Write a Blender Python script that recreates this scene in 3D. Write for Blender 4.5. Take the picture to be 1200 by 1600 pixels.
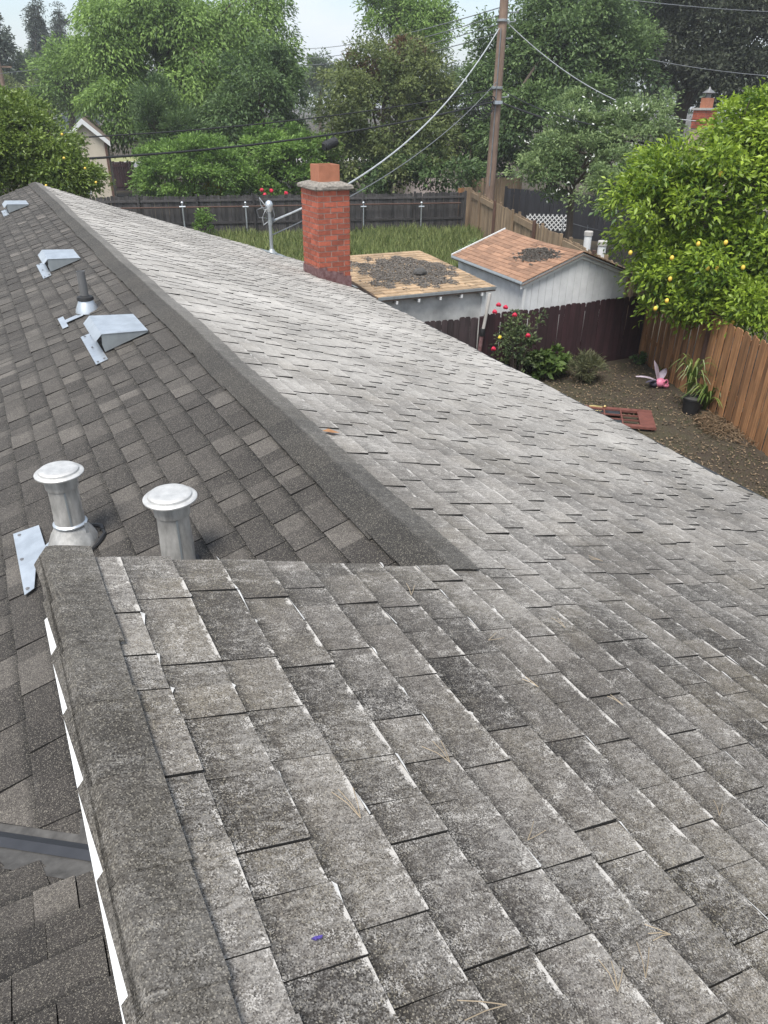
import bpy, math, random
import numpy as np
from mathutils import Matrix, Vector

# ------------------------------------------------------------------ camera, world, sun, exposure
for o in list(bpy.data.objects):
    bpy.data.objects.remove(o)
SC = bpy.context.scene
COL = SC.collection
F_PX, PITCH, YAW, ROLL = 1150.0, math.radians(29.09), math.radians(27.875), math.radians(0.652)
ZC = 5.4                                   # camera height above the yard
CAM = np.array([0.0, 0.0, ZC])
_f = np.array([math.sin(YAW) * math.cos(PITCH), math.cos(YAW) * math.cos(PITCH), -math.sin(PITCH)])
_r = np.array([math.cos(YAW), -math.sin(YAW), 0.0])
_u = np.cross(_r, _f)
RT = math.cos(ROLL) * _r + math.sin(ROLL) * _u
UP = -math.sin(ROLL) * _r + math.cos(ROLL) * _u
cam_d = bpy.data.cameras.new('camera')
cam_d.sensor_fit = 'VERTICAL'
cam_d.sensor_height = 36.0
cam_d.lens = 36.0 * F_PX / 1600.0
cam_d.clip_start = 0.02
cam_d.clip_end = 3000.0
cam_o = bpy.data.objects.new('camera', cam_d)
COL.objects.link(cam_o)
cam_o.matrix_world = Matrix(((RT[0], UP[0], -_f[0], 0), (RT[1], UP[1], -_f[1], 0), (RT[2], UP[2], -_f[2], ZC), (0, 0, 0, 1)))
SC.camera = cam_o

SUN_EL, SUN_AZ = math.radians(62), math.radians(-128)   # azimuth from +Y towards +X
world = bpy.data.worlds.new('World')
SC.world = world
world.use_nodes = True
wn, wl = world.node_tree.nodes, world.node_tree.links
wn.clear()
sky = wn.new('ShaderNodeTexSky'); sky.sky_type = 'NISHITA'; sky.sun_disc = False
sky.sun_elevation = SUN_EL; sky.sun_rotation = SUN_AZ
sky.air_density = 1.0; sky.dust_density = 2.0; sky.ozone_density = 1.0
tc = wn.new('ShaderNodeTexCoord')
mp = wn.new('ShaderNodeMapping'); mp.inputs['Scale'].default_value = (1.0, 1.0, 3.2)
nz = wn.new('ShaderNodeTexNoise'); nz.inputs['Scale'].default_value = 2.6; nz.inputs['Detail'].default_value = 7; nz.inputs['Roughness'].default_value = .58
rp = wn.new('ShaderNodeValToRGB'); rp.color_ramp.elements[0].position = .40; rp.color_ramp.elements[1].position = .60
rp.color_ramp.elements[0].color = (.22, .22, .22, 1); rp.color_ramp.elements[1].color = (1, 1, 1, 1)
mx = wn.new('ShaderNodeMix'); mx.data_type = 'RGBA'
mx.inputs['B'].default_value = (4.3, 4.6, 4.95, 1)
bg = wn.new('ShaderNodeBackground'); bg.inputs['Strength'].default_value = 0.15
wo = wn.new('ShaderNodeOutputWorld')
wl.new(tc.outputs['Generated'], mp.inputs[0]); wl.new(mp.outputs[0], nz.inputs['Vector'])
wl.new(nz.outputs['Fac'], rp.inputs[0]); wl.new(rp.outputs[0], mx.inputs['Factor'])
wl.new(sky.outputs[0], mx.inputs['A']); wl.new(mx.outputs['Result'], bg.inputs['Color']); wl.new(bg.outputs[0], wo.inputs[0])

sun_d = bpy.data.lights.new('sun', 'SUN'); sun_d.energy = 3.2; sun_d.angle = math.radians(24); sun_d.color = (1.0, .965, .92)
sun_o = bpy.data.objects.new('sun', sun_d); COL.objects.link(sun_o)
_sd = Vector((math.sin(SUN_AZ) * math.cos(SUN_EL), math.cos(SUN_AZ) * math.cos(SUN_EL), math.sin(SUN_EL)))
sun_o.rotation_euler = _sd.to_track_quat('Z', 'Y').to_euler()
sun_o.location = (0, 0, 30)
SC.view_settings.view_transform = 'Standard'
SC.view_settings.look = 'None'
SC.view_settings.exposure = 0.6
SC.view_settings.gamma = 1.0
SC.view_settings.use_curve_mapping = False
SC.cycles.max_bounces = 6
SC.cycles.transparent_max_bounces = 8

rnd = random.Random(7)
NR = np.random.default_rng(11)

# ------------------------------------------------------------------ pixel helpers (photo pixels -> directions)
def ray(px, py):
    return RT * (px - 600) / F_PX + UP * (800 - py) / F_PX + _f
def G(px, py, z=0.0):                      # point on a horizontal level
    r = ray(px, py); return CAM + r * ((z - ZC) / r[2])
def H(px, py, d):                          # point at a horizontal distance
    r = ray(px, py); return CAM + r * (d / math.hypot(r[0], r[1]))
def Zat(px, py, x, y):                     # height of a pixel on the vertical line through (x, y)
    r = ray(px, py); return ZC + r[2] * math.hypot(x, y) / math.hypot(r[0], r[1])
def proj(P):
    d = np.asarray(P, float) - CAM
    w = d @ _f
    return 600 + F_PX * (d @ RT) / w, 800 - F_PX * (d @ UP) / w

# ------------------------------------------------------------------ mesh helpers
ORG = {}
def org(o):
    return ORG.get(o.name, np.zeros(3)) if o else np.zeros(3)
def thing(name, label, cat, loc, group=None):
    o = bpy.data.objects.new(name, None); COL.objects.link(o)
    o.empty_display_size = .2
    o.location = [float(c) for c in loc]; ORG[o.name] = np.array(loc, float)
    o['label'] = label; o['category'] = cat
    if group: o['group'] = group
    return o
def tag(o, label, cat, group=None, kind=None):
    o['label'] = label; o['category'] = cat
    if group: o['group'] = group
    if kind: o['kind'] = kind
    return o

class MB:
    def __init__(s): s.v = []; s.f = []; s.m = []
    def add(s, vs, fs, m=0):
        b = len(s.v); s.v += [tuple(map(float, q)) for q in vs]
        s.f += [tuple(b + i for i in f) for f in fs]; s.m += [m] * len(fs)
    def box(s, lo, hi, m=0, M=None, bevel=0):
        x0, y0, z0 = lo; x1, y1, z1 = hi
        vs = [(x0, y0, z0), (x1, y0, z0), (x1, y1, z0), (x0, y1, z0), (x0, y0, z1), (x1, y0, z1), (x1, y1, z1), (x0, y1, z1)]
        if M is not None: vs = [tuple(M @ Vector(q)) for q in vs]
        s.add(vs, [(0, 3, 2, 1), (4, 5, 6, 7), (0, 1, 5, 4), (1, 2, 6, 5), (2, 3, 7, 6), (3, 0, 4, 7)], m)
    def hexa(s, b, t, m=0):                # bottom quad (ccw seen from above), top quad
        s.add(list(b) + list(t), [(0, 3, 2, 1), (4, 5, 6, 7), (0, 1, 5, 4), (1, 2, 6, 5), (2, 3, 7, 6), (3, 0, 4, 7)], m)
    def prism(s, poly, a, b, m=0):         # poly: 3D points; extruded from offset a to offset b
        n = len(poly); A = np.array(a, float); B = np.array(b, float)
        vs = [np.array(p) + A for p in poly] + [np.array(p) + B for p in poly]
        fs = [tuple(range(n))[::-1], tuple(range(n, 2 * n))] + [(i, (i + 1) % n, n + (i + 1) % n, n + i) for i in range(n)]
        s.add(vs, fs, m)
    def tube(s, pts, rad, n=8, m=0, cap=True):
        pts = [np.array(p, float) for p in pts]
        if not hasattr(rad, '__len__'): rad = [rad] * len(pts)
        vs = []
        for i, p in enumerate(pts):
            d = pts[min(i + 1, len(pts) - 1)] - pts[max(i - 1, 0)]
            d /= (np.linalg.norm(d) + 1e-9)
            a = np.cross(d, (0, 0, 1.0)) if abs(d[2]) < .9 else np.cross(d, (1.0, 0, 0))
            a /= np.linalg.norm(a); b = np.cross(d, a)
            vs += [p + rad[i] * (math.cos(2 * math.pi * k / n) * a + math.sin(2 * math.pi * k / n) * b) for k in range(n)]
        fs = []
        for i in range(len(pts) - 1):
            fs += [(i * n + k, i * n + (k + 1) % n, (i + 1) * n + (k + 1) % n, (i + 1) * n + k) for k in range(n)]
        if cap: fs += [tuple(range(n))[::-1], tuple(range((len(pts) - 1) * n, len(pts) * n))]
        s.add(vs, fs, m)
    def lathe(s, prof, c, n=32, m=0):      # prof: (r, z) list
        vs = []; fs = []
        for r, z in prof:
            vs += [(c[0] + r * math.cos(2 * math.pi * k / n), c[1] + r * math.sin(2 * math.pi * k / n), c[2] + z) for k in range(n)]
        for i in range(len(prof) - 1):
            fs += [(i * n + k, i * n + (k + 1) % n, (i + 1) * n + (k + 1) % n, (i + 1) * n + k) for k in range(n)]
        fs += [tuple(range(n))[::-1], tuple(range((len(prof) - 1) * n, len(prof) * n))]
        s.add(vs, fs, m)
    def ico(s, c, r, m=0, seg=10, ring=7, jit=0):
        vs = []; fs = []
        for i in range(1, ring):
            t = math.pi * i / ring
            for k in range(seg):
                q = 1 + (rnd.uniform(-jit, jit) if jit else 0)
                a = 2 * math.pi * k / seg
                vs.append((c[0] + r[0] * q * math.sin(t) * math.cos(a), c[1] + r[1] * q * math.sin(t) * math.sin(a), c[2] + r[2] * q * math.cos(t)))
        for i in range(ring - 2):
            fs += [(i * seg + k, (i + 1) * seg + k, (i + 1) * seg + (k + 1) % seg, i * seg + (k + 1) % seg) for k in range(seg)]
        t = len(vs); vs += [(c[0], c[1], c[2] + r[2]), (c[0], c[1], c[2] - r[2])]
        fs += [(t, k, (k + 1) % seg) for k in range(seg)]
        l = (ring - 2) * seg
        fs += [(t + 1, l + (k + 1) % seg, l + k) for k in range(seg)]
        s.add(vs, fs, m)
    def build(s, name, mats, parent=None, smooth=False, origin=None, attrs=None):
        if not isinstance(mats, (list, tuple)): mats = [mats]
        og = org(parent) if parent else np.zeros(3)
        base = og if origin is None else np.array(origin, float)
        me = bpy.data.meshes.new(name)
        me.from_pydata([tuple(np.array(v) - base) for v in s.v], [], s.f)
        for m in mats: me.materials.append(m)
        if len(mats) > 1: me.polygons.foreach_set('material_index', s.m)
        if smooth:
            me.polygons.foreach_set('use_smooth', [True] * len(me.polygons))
            me.set_sharp_from_angle(angle=math.radians(35))
        if attrs:
            for k, vals in attrs.items():
                at = me.attributes.new(k, 'FLOAT', 'POINT'); at.data.foreach_set('value', vals)
        me.update()
        return inst(name, me, parent, base)
def inst(name, me, parent, worldloc, rotz=0.0, rot=None):
    o = bpy.data.objects.new(name, me); COL.objects.link(o)
    og = org(parent) if parent else np.zeros(3)
    if parent: o.parent = parent
    o.location = [float(c) for c in (np.array(worldloc, float) - og)]
    if rot is not None: o.rotation_euler = rot
    elif rotz: o.rotation_euler = (0, 0, rotz)
    ORG[o.name] = np.array(worldloc, float)
    return o
def RZ(c, deg):
    return Matrix.Translation(Vector((float(c[0]), float(c[1]), 0.0))) @ Matrix.Rotation(math.radians(deg), 4, 'Z')

# ------------------------------------------------------------------ materials
def newmat(name):
    m = bpy.data.materials.new(name); m.use_nodes = True
    nt = m.node_tree; n = nt.nodes; n.clear()
    out = n.new('ShaderNodeOutputMaterial'); b = n.new('ShaderNodeBsdfPrincipled')
    nt.links.new(b.outputs[0], out.inputs[0])
    return m, nt, b, out
def nd(nt, typ, **kw):
    x = nt.nodes.new(typ)
    for k, v in kw.items():
        if k.startswith('i_'): x.inputs[k[2:].replace('_', ' ')].default_value = v
        else: setattr(x, k, v)
    return x
def mixc(nt, fac, a, b, blend='MIX'):
    x = nt.nodes.new('ShaderNodeMix'); x.data_type = 'RGBA'; x.blend_type = blend
    for key, val in (('Factor', fac), ('A', a), ('B', b)):
        if hasattr(val, 'is_linked') or isinstance(val, bpy.types.NodeSocket): nt.links.new(val, x.inputs[key])
        elif key == 'Factor': x.inputs[key].default_value = val
        else: x.inputs[key].default_value = (*val, 1)
    return x.outputs['Result']
def math_(nt, op, a, b=None, clamp=False):
    x = nt.nodes.new('ShaderNodeMath'); x.operation = op; x.use_clamp = clamp
    for i, val in enumerate((a, b)):
        if val is None: continue
        if isinstance(val, bpy.types.NodeSocket): nt.links.new(val, x.inputs[i])
        else: x.inputs[i].default_value = val
    return x.outputs[0]
def ramp(nt, s, p0, p1, c0=(0, 0, 0), c1=(1, 1, 1)):
    x = nt.nodes.new('ShaderNodeValToRGB'); e = x.color_ramp.elements
    e[0].position = p0; e[1].position = p1; e[0].color = (*c0, 1); e[1].color = (*c1, 1)
    nt.links.new(s, x.inputs[0]); return x.outputs[0]
def pos(nt, scale=(1, 1, 1), obj=False):
    if obj: s = nt.nodes.new('ShaderNodeTexCoord').outputs['Object']
    else: s = nt.nodes.new('ShaderNodeNewGeometry').outputs['Position']
    m = nt.nodes.new('ShaderNodeMapping'); m.inputs['Scale'].default_value = scale
    nt.links.new(s, m.inputs[0]); return m.outputs[0]
def noise(nt, vec, scale, detail=4, rough=.55, col=False):
    x = nt.nodes.new('ShaderNodeTexNoise'); x.inputs['Scale'].default_value = scale
    x.inputs['Detail'].default_value = detail; x.inputs['Roughness'].default_value = rough
    nt.links.new(vec, x.inputs['Vector']); return x.outputs['Color' if col else 'Fac']
def bump(nt, b, h, strength=.3, dist=.01):
    x = nt.nodes.new('ShaderNodeBump'); x.inputs['Strength'].default_value = strength; x.inputs['Distance'].default_value = dist
    nt.links.new(h, x.inputs['Height']); nt.links.new(x.outputs[0], b.inputs['Normal'])

def mat_plain(name, col, rough=.7, metal=0, var=.25, scale=6, bumpy=.15, objrand=0.0, col2=None, fine=60):
    m, nt, b, _ = newmat(name)
    p = pos(nt)
    n1 = noise(nt, p, scale, 5, .6); n2 = noise(nt, p, fine, 3, .6)
    lo = tuple(c * (1 - var) for c in col); hi = tuple(min(1, c * (1 + var)) for c in col)
    c = mixc(nt, ramp(nt, n1, .3, .7), lo, hi if col2 is None else col2)
    c = mixc(nt, .35, c, mixc(nt, n2, (.45, .45, .45), (1.0, 1.0, 1.0)), 'MULTIPLY')
    if objrand:
        oi = nt.nodes.new('ShaderNodeObjectInfo')
        k = ramp(nt, oi.outputs['Random'], 0, 1, (1 - objrand,) * 3, (1 + objrand * .0,) * 3)
        c = mixc(nt, 1.0, c, k, 'MULTIPLY')
    nt.links.new(c, b.inputs['Base Color'])
    b.inputs['Roughness'].default_value = rough; b.inputs['Metallic'].default_value = metal
    if bumpy: bump(nt, b, n2, bumpy, .004)
    return m

def mat_shingle(name, dark, light, dustcol=(.53, .505, .465)):
    m, nt, b, _ = newmat(name)
    p = pos(nt)
    at = nd(nt, 'ShaderNodeAttribute', attribute_name='tone').outputs['Fac']
    du = nd(nt, 'ShaderNodeAttribute', attribute_name='dust').outputs['Fac']
    ed = nd(nt, 'ShaderNodeAttribute', attribute_name='edge').outputs['Fac']
    base = mixc(nt, at, dark, light)
    mid = noise(nt, p, 9, 5, .65)
    base = mixc(nt, 1.0, base, ramp(nt, mid, .25, .75, (.72, .70, .68), (1.22, 1.2, 1.16)), 'MULTIPLY')
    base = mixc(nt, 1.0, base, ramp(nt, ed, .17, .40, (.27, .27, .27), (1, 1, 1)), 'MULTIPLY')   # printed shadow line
    # mineral granules: two sizes of speckle
    vo = nd(nt, 'ShaderNodeTexVoronoi', i_Scale=430.0); nt.links.new(p, vo.inputs['Vector'])
    sep = nd(nt, 'ShaderNodeSeparateColor'); nt.links.new(vo.outputs['Color'], sep.inputs[0])
    g1 = ramp(nt, sep.outputs[0], .05, .95, (.40, .38, .36), (1.55, 1.52, 1.46))
    base = mixc(nt, 1.0, base, g1, 'MULTIPLY')
    spark = ramp(nt, sep.outputs[1], .86, .93)
    base = mixc(nt, math_(nt, 'MULTIPLY', spark, .42), base, (.36, .33, .27))
    lich = ramp(nt, noise(nt, p, 2.1, 4, .6), .45, .75)
    base = mixc(nt, math_(nt, 'MULTIPLY', math_(nt, 'MULTIPLY', lich, du), .5), base, mixc(nt, 1.0, base, (1.25, 1.16, .86), 'MULTIPLY'))
    # chalky dust: patches, fine mottling, and a rim along the butt edges
    pst = pos(nt, (1.0, 1.0, 1.0))
    patch = noise(nt, pst, 1.3, 6, .62)
    fine = noise(nt, pos(nt, (1.0, 2.2, 1.0)), 34, 5, .72)
    grit = noise(nt, p, 150, 3, .7)
    d = math_(nt, 'ADD', math_(nt, 'MULTIPLY', patch, .85), math_(nt, 'MULTIPLY', fine, .9))
    d = math_(nt, 'ADD', d, math_(nt, 'MULTIPLY', ed, .16))
    d = math_(nt, 'ADD', d, math_(nt, 'ADD', math_(nt, 'MULTIPLY', grit, .35), math_(nt, 'MULTIPLY', sep.outputs[2], .24)))
    d = ramp(nt, math_(nt, 'MULTIPLY', d, .5), .60, .96)
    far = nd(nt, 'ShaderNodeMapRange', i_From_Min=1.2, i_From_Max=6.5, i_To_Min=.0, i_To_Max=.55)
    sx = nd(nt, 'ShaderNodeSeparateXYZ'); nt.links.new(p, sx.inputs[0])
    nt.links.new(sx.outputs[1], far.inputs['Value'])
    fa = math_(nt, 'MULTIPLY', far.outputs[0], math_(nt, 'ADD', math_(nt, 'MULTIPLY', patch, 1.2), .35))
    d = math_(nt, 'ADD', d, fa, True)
    # bleached rim along the butt edge, broken up along its length
    rn = noise(nt, p, 14, 4, .7); rn2 = noise(nt, p, 70, 3, .7)
    rim = math_(nt, 'MULTIPLY', ramp(nt, ed, .86, 1.0), ramp(nt, rn, .44, .62))
    rim = math_(nt, 'MULTIPLY', rim, 1.2)
    rim = ramp(nt, math_(nt, 'ADD', rim, math_(nt, 'MULTIPLY', math_(nt, 'SUBTRACT', sep.outputs[2], .5), .5)), .38, .76)
    blot = ramp(nt, math_(nt, 'ADD', noise(nt, pos(nt, (1.0, 1.5, 1.0)), 15, 5, .75), math_(nt, 'MULTIPLY', math_(nt, 'SUBTRACT', sep.outputs[2], .5), .25)), .58, .76)
    d = math_(nt, 'ADD', d, math_(nt, 'MULTIPLY', blot, .6), True)
    d = math_(nt, 'MAXIMUM', d, rim)
    d = math_(nt, 'MULTIPLY', math_(nt, 'MULTIPLY', d, du), .85)
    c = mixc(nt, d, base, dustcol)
    nt.links.new(c, b.inputs['Base Color'])
    b.inputs['Roughness'].default_value = .86
    b.inputs['Specular IOR Level'].default_value = .35
    bump(nt, b, vo.outputs['Distance'], .35, .002)
    return m
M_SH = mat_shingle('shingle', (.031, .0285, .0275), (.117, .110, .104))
M_CAP = mat_shingle('ridge_shingle', (.024, .0235, .023), (.062, .058, .052))
M_EDGE = mat_plain('asphalt_edge', (.016, .015, .014), .9, var=.3)
M_DUST = mat_plain('white_residue', (.64, .63, .60), .9, var=.3, scale=60, fine=300)
M_WHITE = mat_plain('white_paint', (.72, .73, .72), .55, var=.08, scale=4)
M_UNDER = mat_plain('roof_deck', (.10, .09, .08), .9)

def mat_metal(name, col, rough, metal=.85, var=.2, scale=9, streak=True):
    m, nt, b, _ = newmat(name)
    n1 = noise(nt, pos(nt, (1, 1, .35)), scale, 5, .65); n2 = noise(nt, pos(nt), 55, 3)
    c = mixc(nt, ramp(nt, n1, .35, .68), tuple(q * (1 - var) for q in col), col)
    nt.links.new(c, b.inputs['Base Color'])
    b.inputs['Metallic'].default_value = metal
    r = nd(nt, 'ShaderNodeMapRange', i_To_Min=rough - .12, i_To_Max=rough + .15)
    nt.links.new(n1, r.inputs['Value']); nt.links.new(r.outputs[0], b.inputs['Roughness'])
    bump(nt, b, n2, .06, .003)
    return m
M_GALV = mat_metal('galvanised_metal', (.66, .70, .73), .42)
M_GALVD = mat_metal('dull_galvanised_metal', (.36, .39, .40), .55, .6)
M_ALU = mat_metal('weathered_aluminium', (.60, .585, .55), .5, .6, .45, 20)
M_CAPW = mat_metal('white_vent_cap', (.60, .595, .575), .5, .45, .22, 22)
M_LEAD = mat_metal('dark_pipe', (.22, .22, .22), .45, .5)
M_RUBBER = mat_plain('black_rubber', (.015, .015, .016), .6)
M_VALLEY = mat_metal('valley_metal', (.055, .058, .066), .5, .6)
M_VALDUST = mat_plain('valley_grime', (.075, .072, .068), .9, var=.4, scale=20)
M_GUT = mat_plain('dark_gutter', (.03, .032, .034), .45)

def mat_wood(name, col, var=.35, objr=.4, rough=.8, grainaxis=2, dark=None):
    m, nt, b, _ = newmat(name)
    oi = nt.nodes.new('ShaderNodeObjectInfo')
    sc = [26, 26, 26]; sc[grainaxis] = 1.2
    tcn = nt.nodes.new('ShaderNodeTexCoord')
    ad = nt.nodes.new('ShaderNodeVectorMath'); ad.operation = 'ADD'
    mu = nt.nodes.new('ShaderNodeVectorMath'); mu.operation = 'SCALE'; mu.inputs['Scale'].default_value = 37.0
    cx = nd(nt, 'ShaderNodeCombineXYZ'); nt.links.new(oi.outputs['Random'], cx.inputs[0]); nt.links.new(oi.outputs['Random'], cx.inputs[1]); nt.links.new(oi.outputs['Random'], cx.inputs[2])
    nt.links.new(cx.outputs[0], mu.inputs[0]); nt.links.new(tcn.outputs['Object'], ad.inputs[0]); nt.links.new(mu.outputs[0], ad.inputs[1])
    mp_ = nd(nt, 'ShaderNodeMapping'); mp_.inputs['Scale'].default_value = sc
    nt.links.new(ad.outputs[0], mp_.inputs[0])
    g = noise(nt, mp_.outputs[0], 1.0, 6, .62)
    big = noise(nt, ad.outputs[0], 1.7, 4, .6)
    lo = dark or tuple(c * (1 - var) for c in col)
    c = mixc(nt, ramp(nt, g, .3, .7), lo, tuple(min(1, q * (1 + var * .5)) for q in col))
    c = mixc(nt, .7, c, ramp(nt, big, .3, .7, (.55, .53, .52), (1.1, 1.1, 1.1)), 'MULTIPLY')
    c = mixc(nt, 1.0, c, ramp(nt, oi.outputs['Random'], 0, 1, (1 - objr,) * 3, (1.1,) * 3), 'MULTIPLY')
    nt.links.new(c, b.inputs['Base Color']); b.inputs['Roughness'].default_value = rough
    bump(nt, b, g, .3, .006)
    return m
M_CEDAR = mat_wood('cedar_board', (.46, .235, .105), .5, .5)
M_TANW = mat_wood('tan_board', (.36, .26, .165), .3, .35)
M_PURP = mat_wood('dark_red_stained_board', (.055, .022, .027), .4, .4)
M_GREYW = mat_wood('weathered_dark_board', (.082, .077, .076), .45, .6)
M_MAUVEW = mat_wood('weathered_mauve_board', (.062, .043, .044), .4, .4)
M_BLACKW = mat_wood('black_board', (.026, .027, .033), .3, .35)
M_BROWNW = mat_wood('brown_wood', (.13, .07, .05), .3, .3)
M_POLE = mat_wood('pole_wood', (.24, .165, .12), .35, .1)
M_SIDING = mat_plain('white_siding', (.78, .79, .79), .7, var=.12, scale=3, objrand=.08)
M_SIDING2 = mat_plain('stained_siding', (.52, .52, .50), .8, var=.3, scale=2.2, col2=(.70, .70, .67))
M_TAN = mat_plain('tan_shed_shingle', (.47, .33, .20), .85, var=.2, scale=12, objrand=.4)
M_TERRA = mat_plain('terracotta_shed_shingle', (.37, .21, .13), .85, var=.2, scale=12, objrand=.42)
M_BRICK = mat_plain('red_brick', (.45, .118, .068), .85, var=.25, scale=18, objrand=.42, bumpy=.5)
M_MORTAR = mat_plain('mortar', (.42, .31, .26), .95, var=.2, scale=14)
M_CROWN = mat_plain('mortar_crown', (.24, .22, .19), .95, var=.5, scale=26, bumpy=.8)
M_FLUE = mat_plain('clay_flue', (.40, .16, .09), .8, var=.15, scale=8)
M_REDFL = mat_plain('red_painted_flashing', (.15, .045, .045), .7, var=.4, scale=18, col2=(.24, .15, .15))
M_STUCCO = mat_plain('beige_stucco', (.56, .50, .40), .9, var=.08, scale=2)
M_STUCCO2 = mat_plain('pale_pink_stucco', (.55, .48, .46), .9, var=.08, scale=2)
M_ROOFN = mat_plain('brown_neighbour_roof', (.20, .15, .12), .9, var=.25, scale=5)
M_ROOFG = mat_plain('grey_neighbour_roof', (.12, .11, .105), .9, var=.25, scale=5)
M_GLASS = mat_plain('window_glass', (.03, .035, .04), .1, var=.1)
M_CARP = mat_plain('silver_car_paint', (.55, .57, .6), .3, .4, var=.05)
M_TYRE = mat_plain('tyre_rubber', (.02, .02, .02), .8)
M_CABLE = mat_plain('black_cable', (.014, .014, .015), .6)
M_CABLEW = mat_plain('pale_cable', (.52, .54, .55), .5, .3)
M_WIRE = mat_plain('grey_wire', (.18, .19, .2), .5)
M_CONC = mat_plain('concrete', (.45, .43, .40), .9, var=.15, scale=3)
M_ASPH = mat_plain('asphalt', (.06, .06, .06), .9)
M_PINK = mat_plain('pink_plastic', (.75, .24, .36), .45, var=.08)
M_LILAC = mat_plain('pale_lilac_fabric', (.42, .36, .42), .8, var=.3)
M_DKFAB = mat_plain('dark_fabric', (.05, .045, .07), .8)
M_DOOR = mat_plain('red_brown_door_paint', (.17, .065, .052), .55, var=.3, scale=9)
M_BRASS = mat_plain('brass', (.7, .55, .25), .3, .9)
M_BARK = mat_wood('bark', (.11, .085, .065), .4, .2)
M_LEMON = mat_plain('lemon_peel', (.78, .55, .08), .5, var=.1)
M_ORANGE = mat_plain('orange_peel', (.80, .36, .03), .5, var=.1)
M_ROSE = mat_plain('red_petal', (.55, .015, .055), .6, var=.25)
M_YELLOW = mat_plain('yellow_petal', (.72, .55, .05), .6)
M_PETW = mat_plain('white_blossom', (.62, .64, .58), .6)
M_NEEDLE = mat_plain('dry_needle', (.36, .29, .20), .8, var=.3)

def mat_leaf(name, c0, c1, trans=.32, rough=.5, spec=.35):
    m, nt, b, out = newmat(name)
    at = nd(nt, 'ShaderNodeAttribute', attribute_name='tone').outputs['Fac']
    c = mixc(nt, at, c0, c1)
    nt.links.new(c, b.inputs['Base Color']); b.inputs['Roughness'].default_value = rough
    b.inputs['Specular IOR Level'].default_value = spec
    t = nt.nodes.new('ShaderNodeBsdfTranslucent'); nt.links.new(mixc(nt, .5, c, mixc(nt, at, tuple(q * 1.3 for q in c0), tuple(q * 1.5 for q in c1))), t.inputs[0])
    mxs = nt.nodes.new('ShaderNodeMixShader'); mxs.inputs[0].default_value = trans
    nt.links.new(b.outputs[0], mxs.inputs[1]); nt.links.new(t.outputs[0], mxs.inputs[2]); nt.links.new(mxs.outputs[0], out.inputs[0])
    return m
L_ASH = mat_leaf('ash_leaf', (.062, .120, .028), (.270, .405, .098))
L_DARK = mat_leaf('dark_leaf', (.038, .076, .031), (.145, .225, .076))
L_OAK = mat_leaf('oak_leaf', (.030, .038, .026), (.080, .095, .055), .22)
L_BRONZE = mat_leaf('bronze_green_leaf', (.058, .090, .031), (.215, .255, .088))
L_RED = mat_leaf('reddish_leaf', (.12, .07, .04), (.17, .11, .06))
L_PALE = mat_leaf('pale_olive_leaf', (.075, .130, .050), (.26, .34, .14))
L_LEMON = mat_leaf('lemon_leaf', (.050, .115, .014), (.35, .47, .05), .36, .42, .5)
L_ORANGE = mat_leaf('orange_leaf', (.046, .090, .018), (.22, .30, .055), .3, .42, .5)
L_BUSH = mat_leaf('bush_leaf', (.056, .118, .025), (.215, .345, .072))
L_FAR = mat_leaf('far_leaf', (.075, .115, .065), (.150, .195, .100))
L_CON = mat_leaf('conifer_needle', (.055, .075, .062), (.105, .130, .095), .15)
L_GRASS = mat_leaf('long_grass', (.13, .19, .055), (.40, .44, .18), .3, .7)
L_WEED = mat_leaf('yard_weed', (.06, .075, .03), (.17, .16, .08), .2, .8)
L_WISP = mat_leaf('wispy_leaf', (.09, .11, .055), (.20, .20, .10))
L_LITTER = mat_leaf('dry_litter', (.05, .038, .027), (.30, .22, .14), .1, .8)
L_DRIFT = mat_leaf('grey_leaf_drift', (.10, .09, .08), (.22, .20, .175), .05, .85)
L_STRAP = mat_leaf('strap_leaf', (.07, .13, .025), (.22, .26, .07), .3, .4, .5)
L_YEL = mat_leaf('yellow_green_leaf', (.22, .25, .02), (.42, .36, .03))

# ------------------------------------------------------------------ leaves
def unit(a): return a / (np.linalg.norm(a, axis=1, keepdims=True) + 1e-9)
def leaf_mesh(name, c, ax, nm, ln, wd, mat, parent, tone, kind='stuff'):
    n = len(c)
    ax = unit(ax); sd = unit(np.cross(ax, nm)); nn = np.cross(sd, ax)
    ln = np.broadcast_to(ln, (n,))[:, None]; wd = np.broadcast_to(wd, (n,))[:, None]
    v = np.empty((n, 4, 3))
    v[:, 0] = c - ax * ln * .5
    v[:, 1] = c + sd * wd * .5 + nn * wd * .16
    v[:, 2] = c + ax * ln * .5 - nn * ln * .12
    v[:, 3] = c - sd * wd * .5 + nn * wd * .16
    og = org(parent)
    v = (v.reshape(-1, 3) - og).astype(np.float32)
    me = bpy.data.meshes.new(name)
    me.vertices.add(4 * n); me.vertices.foreach_set('co', v.ravel())
    me.loops.add(6 * n); me.polygons.add(2 * n)
    b = np.arange(n, dtype=np.int32)[:, None] * 4
    li = np.concatenate([b, b + 1, b + 2, b, b + 2, b + 3], axis=1)
    me.loops.foreach_set('vertex_index', li.ravel())
    me.polygons.foreach_set('loop_start', np.arange(0, 6 * n, 3, dtype=np.int32))
    me.materials.append(mat)
    at = me.attributes.new('tone', 'FLOAT', 'POINT'); at.data.foreach_set('value', np.repeat(np.clip(tone, 0, 1), 4).astype(np.float32))
    me.update(calc_edges=True)
    o = inst(name, me, parent, og)
    if kind: o['kind'] = kind
    return o

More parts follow.
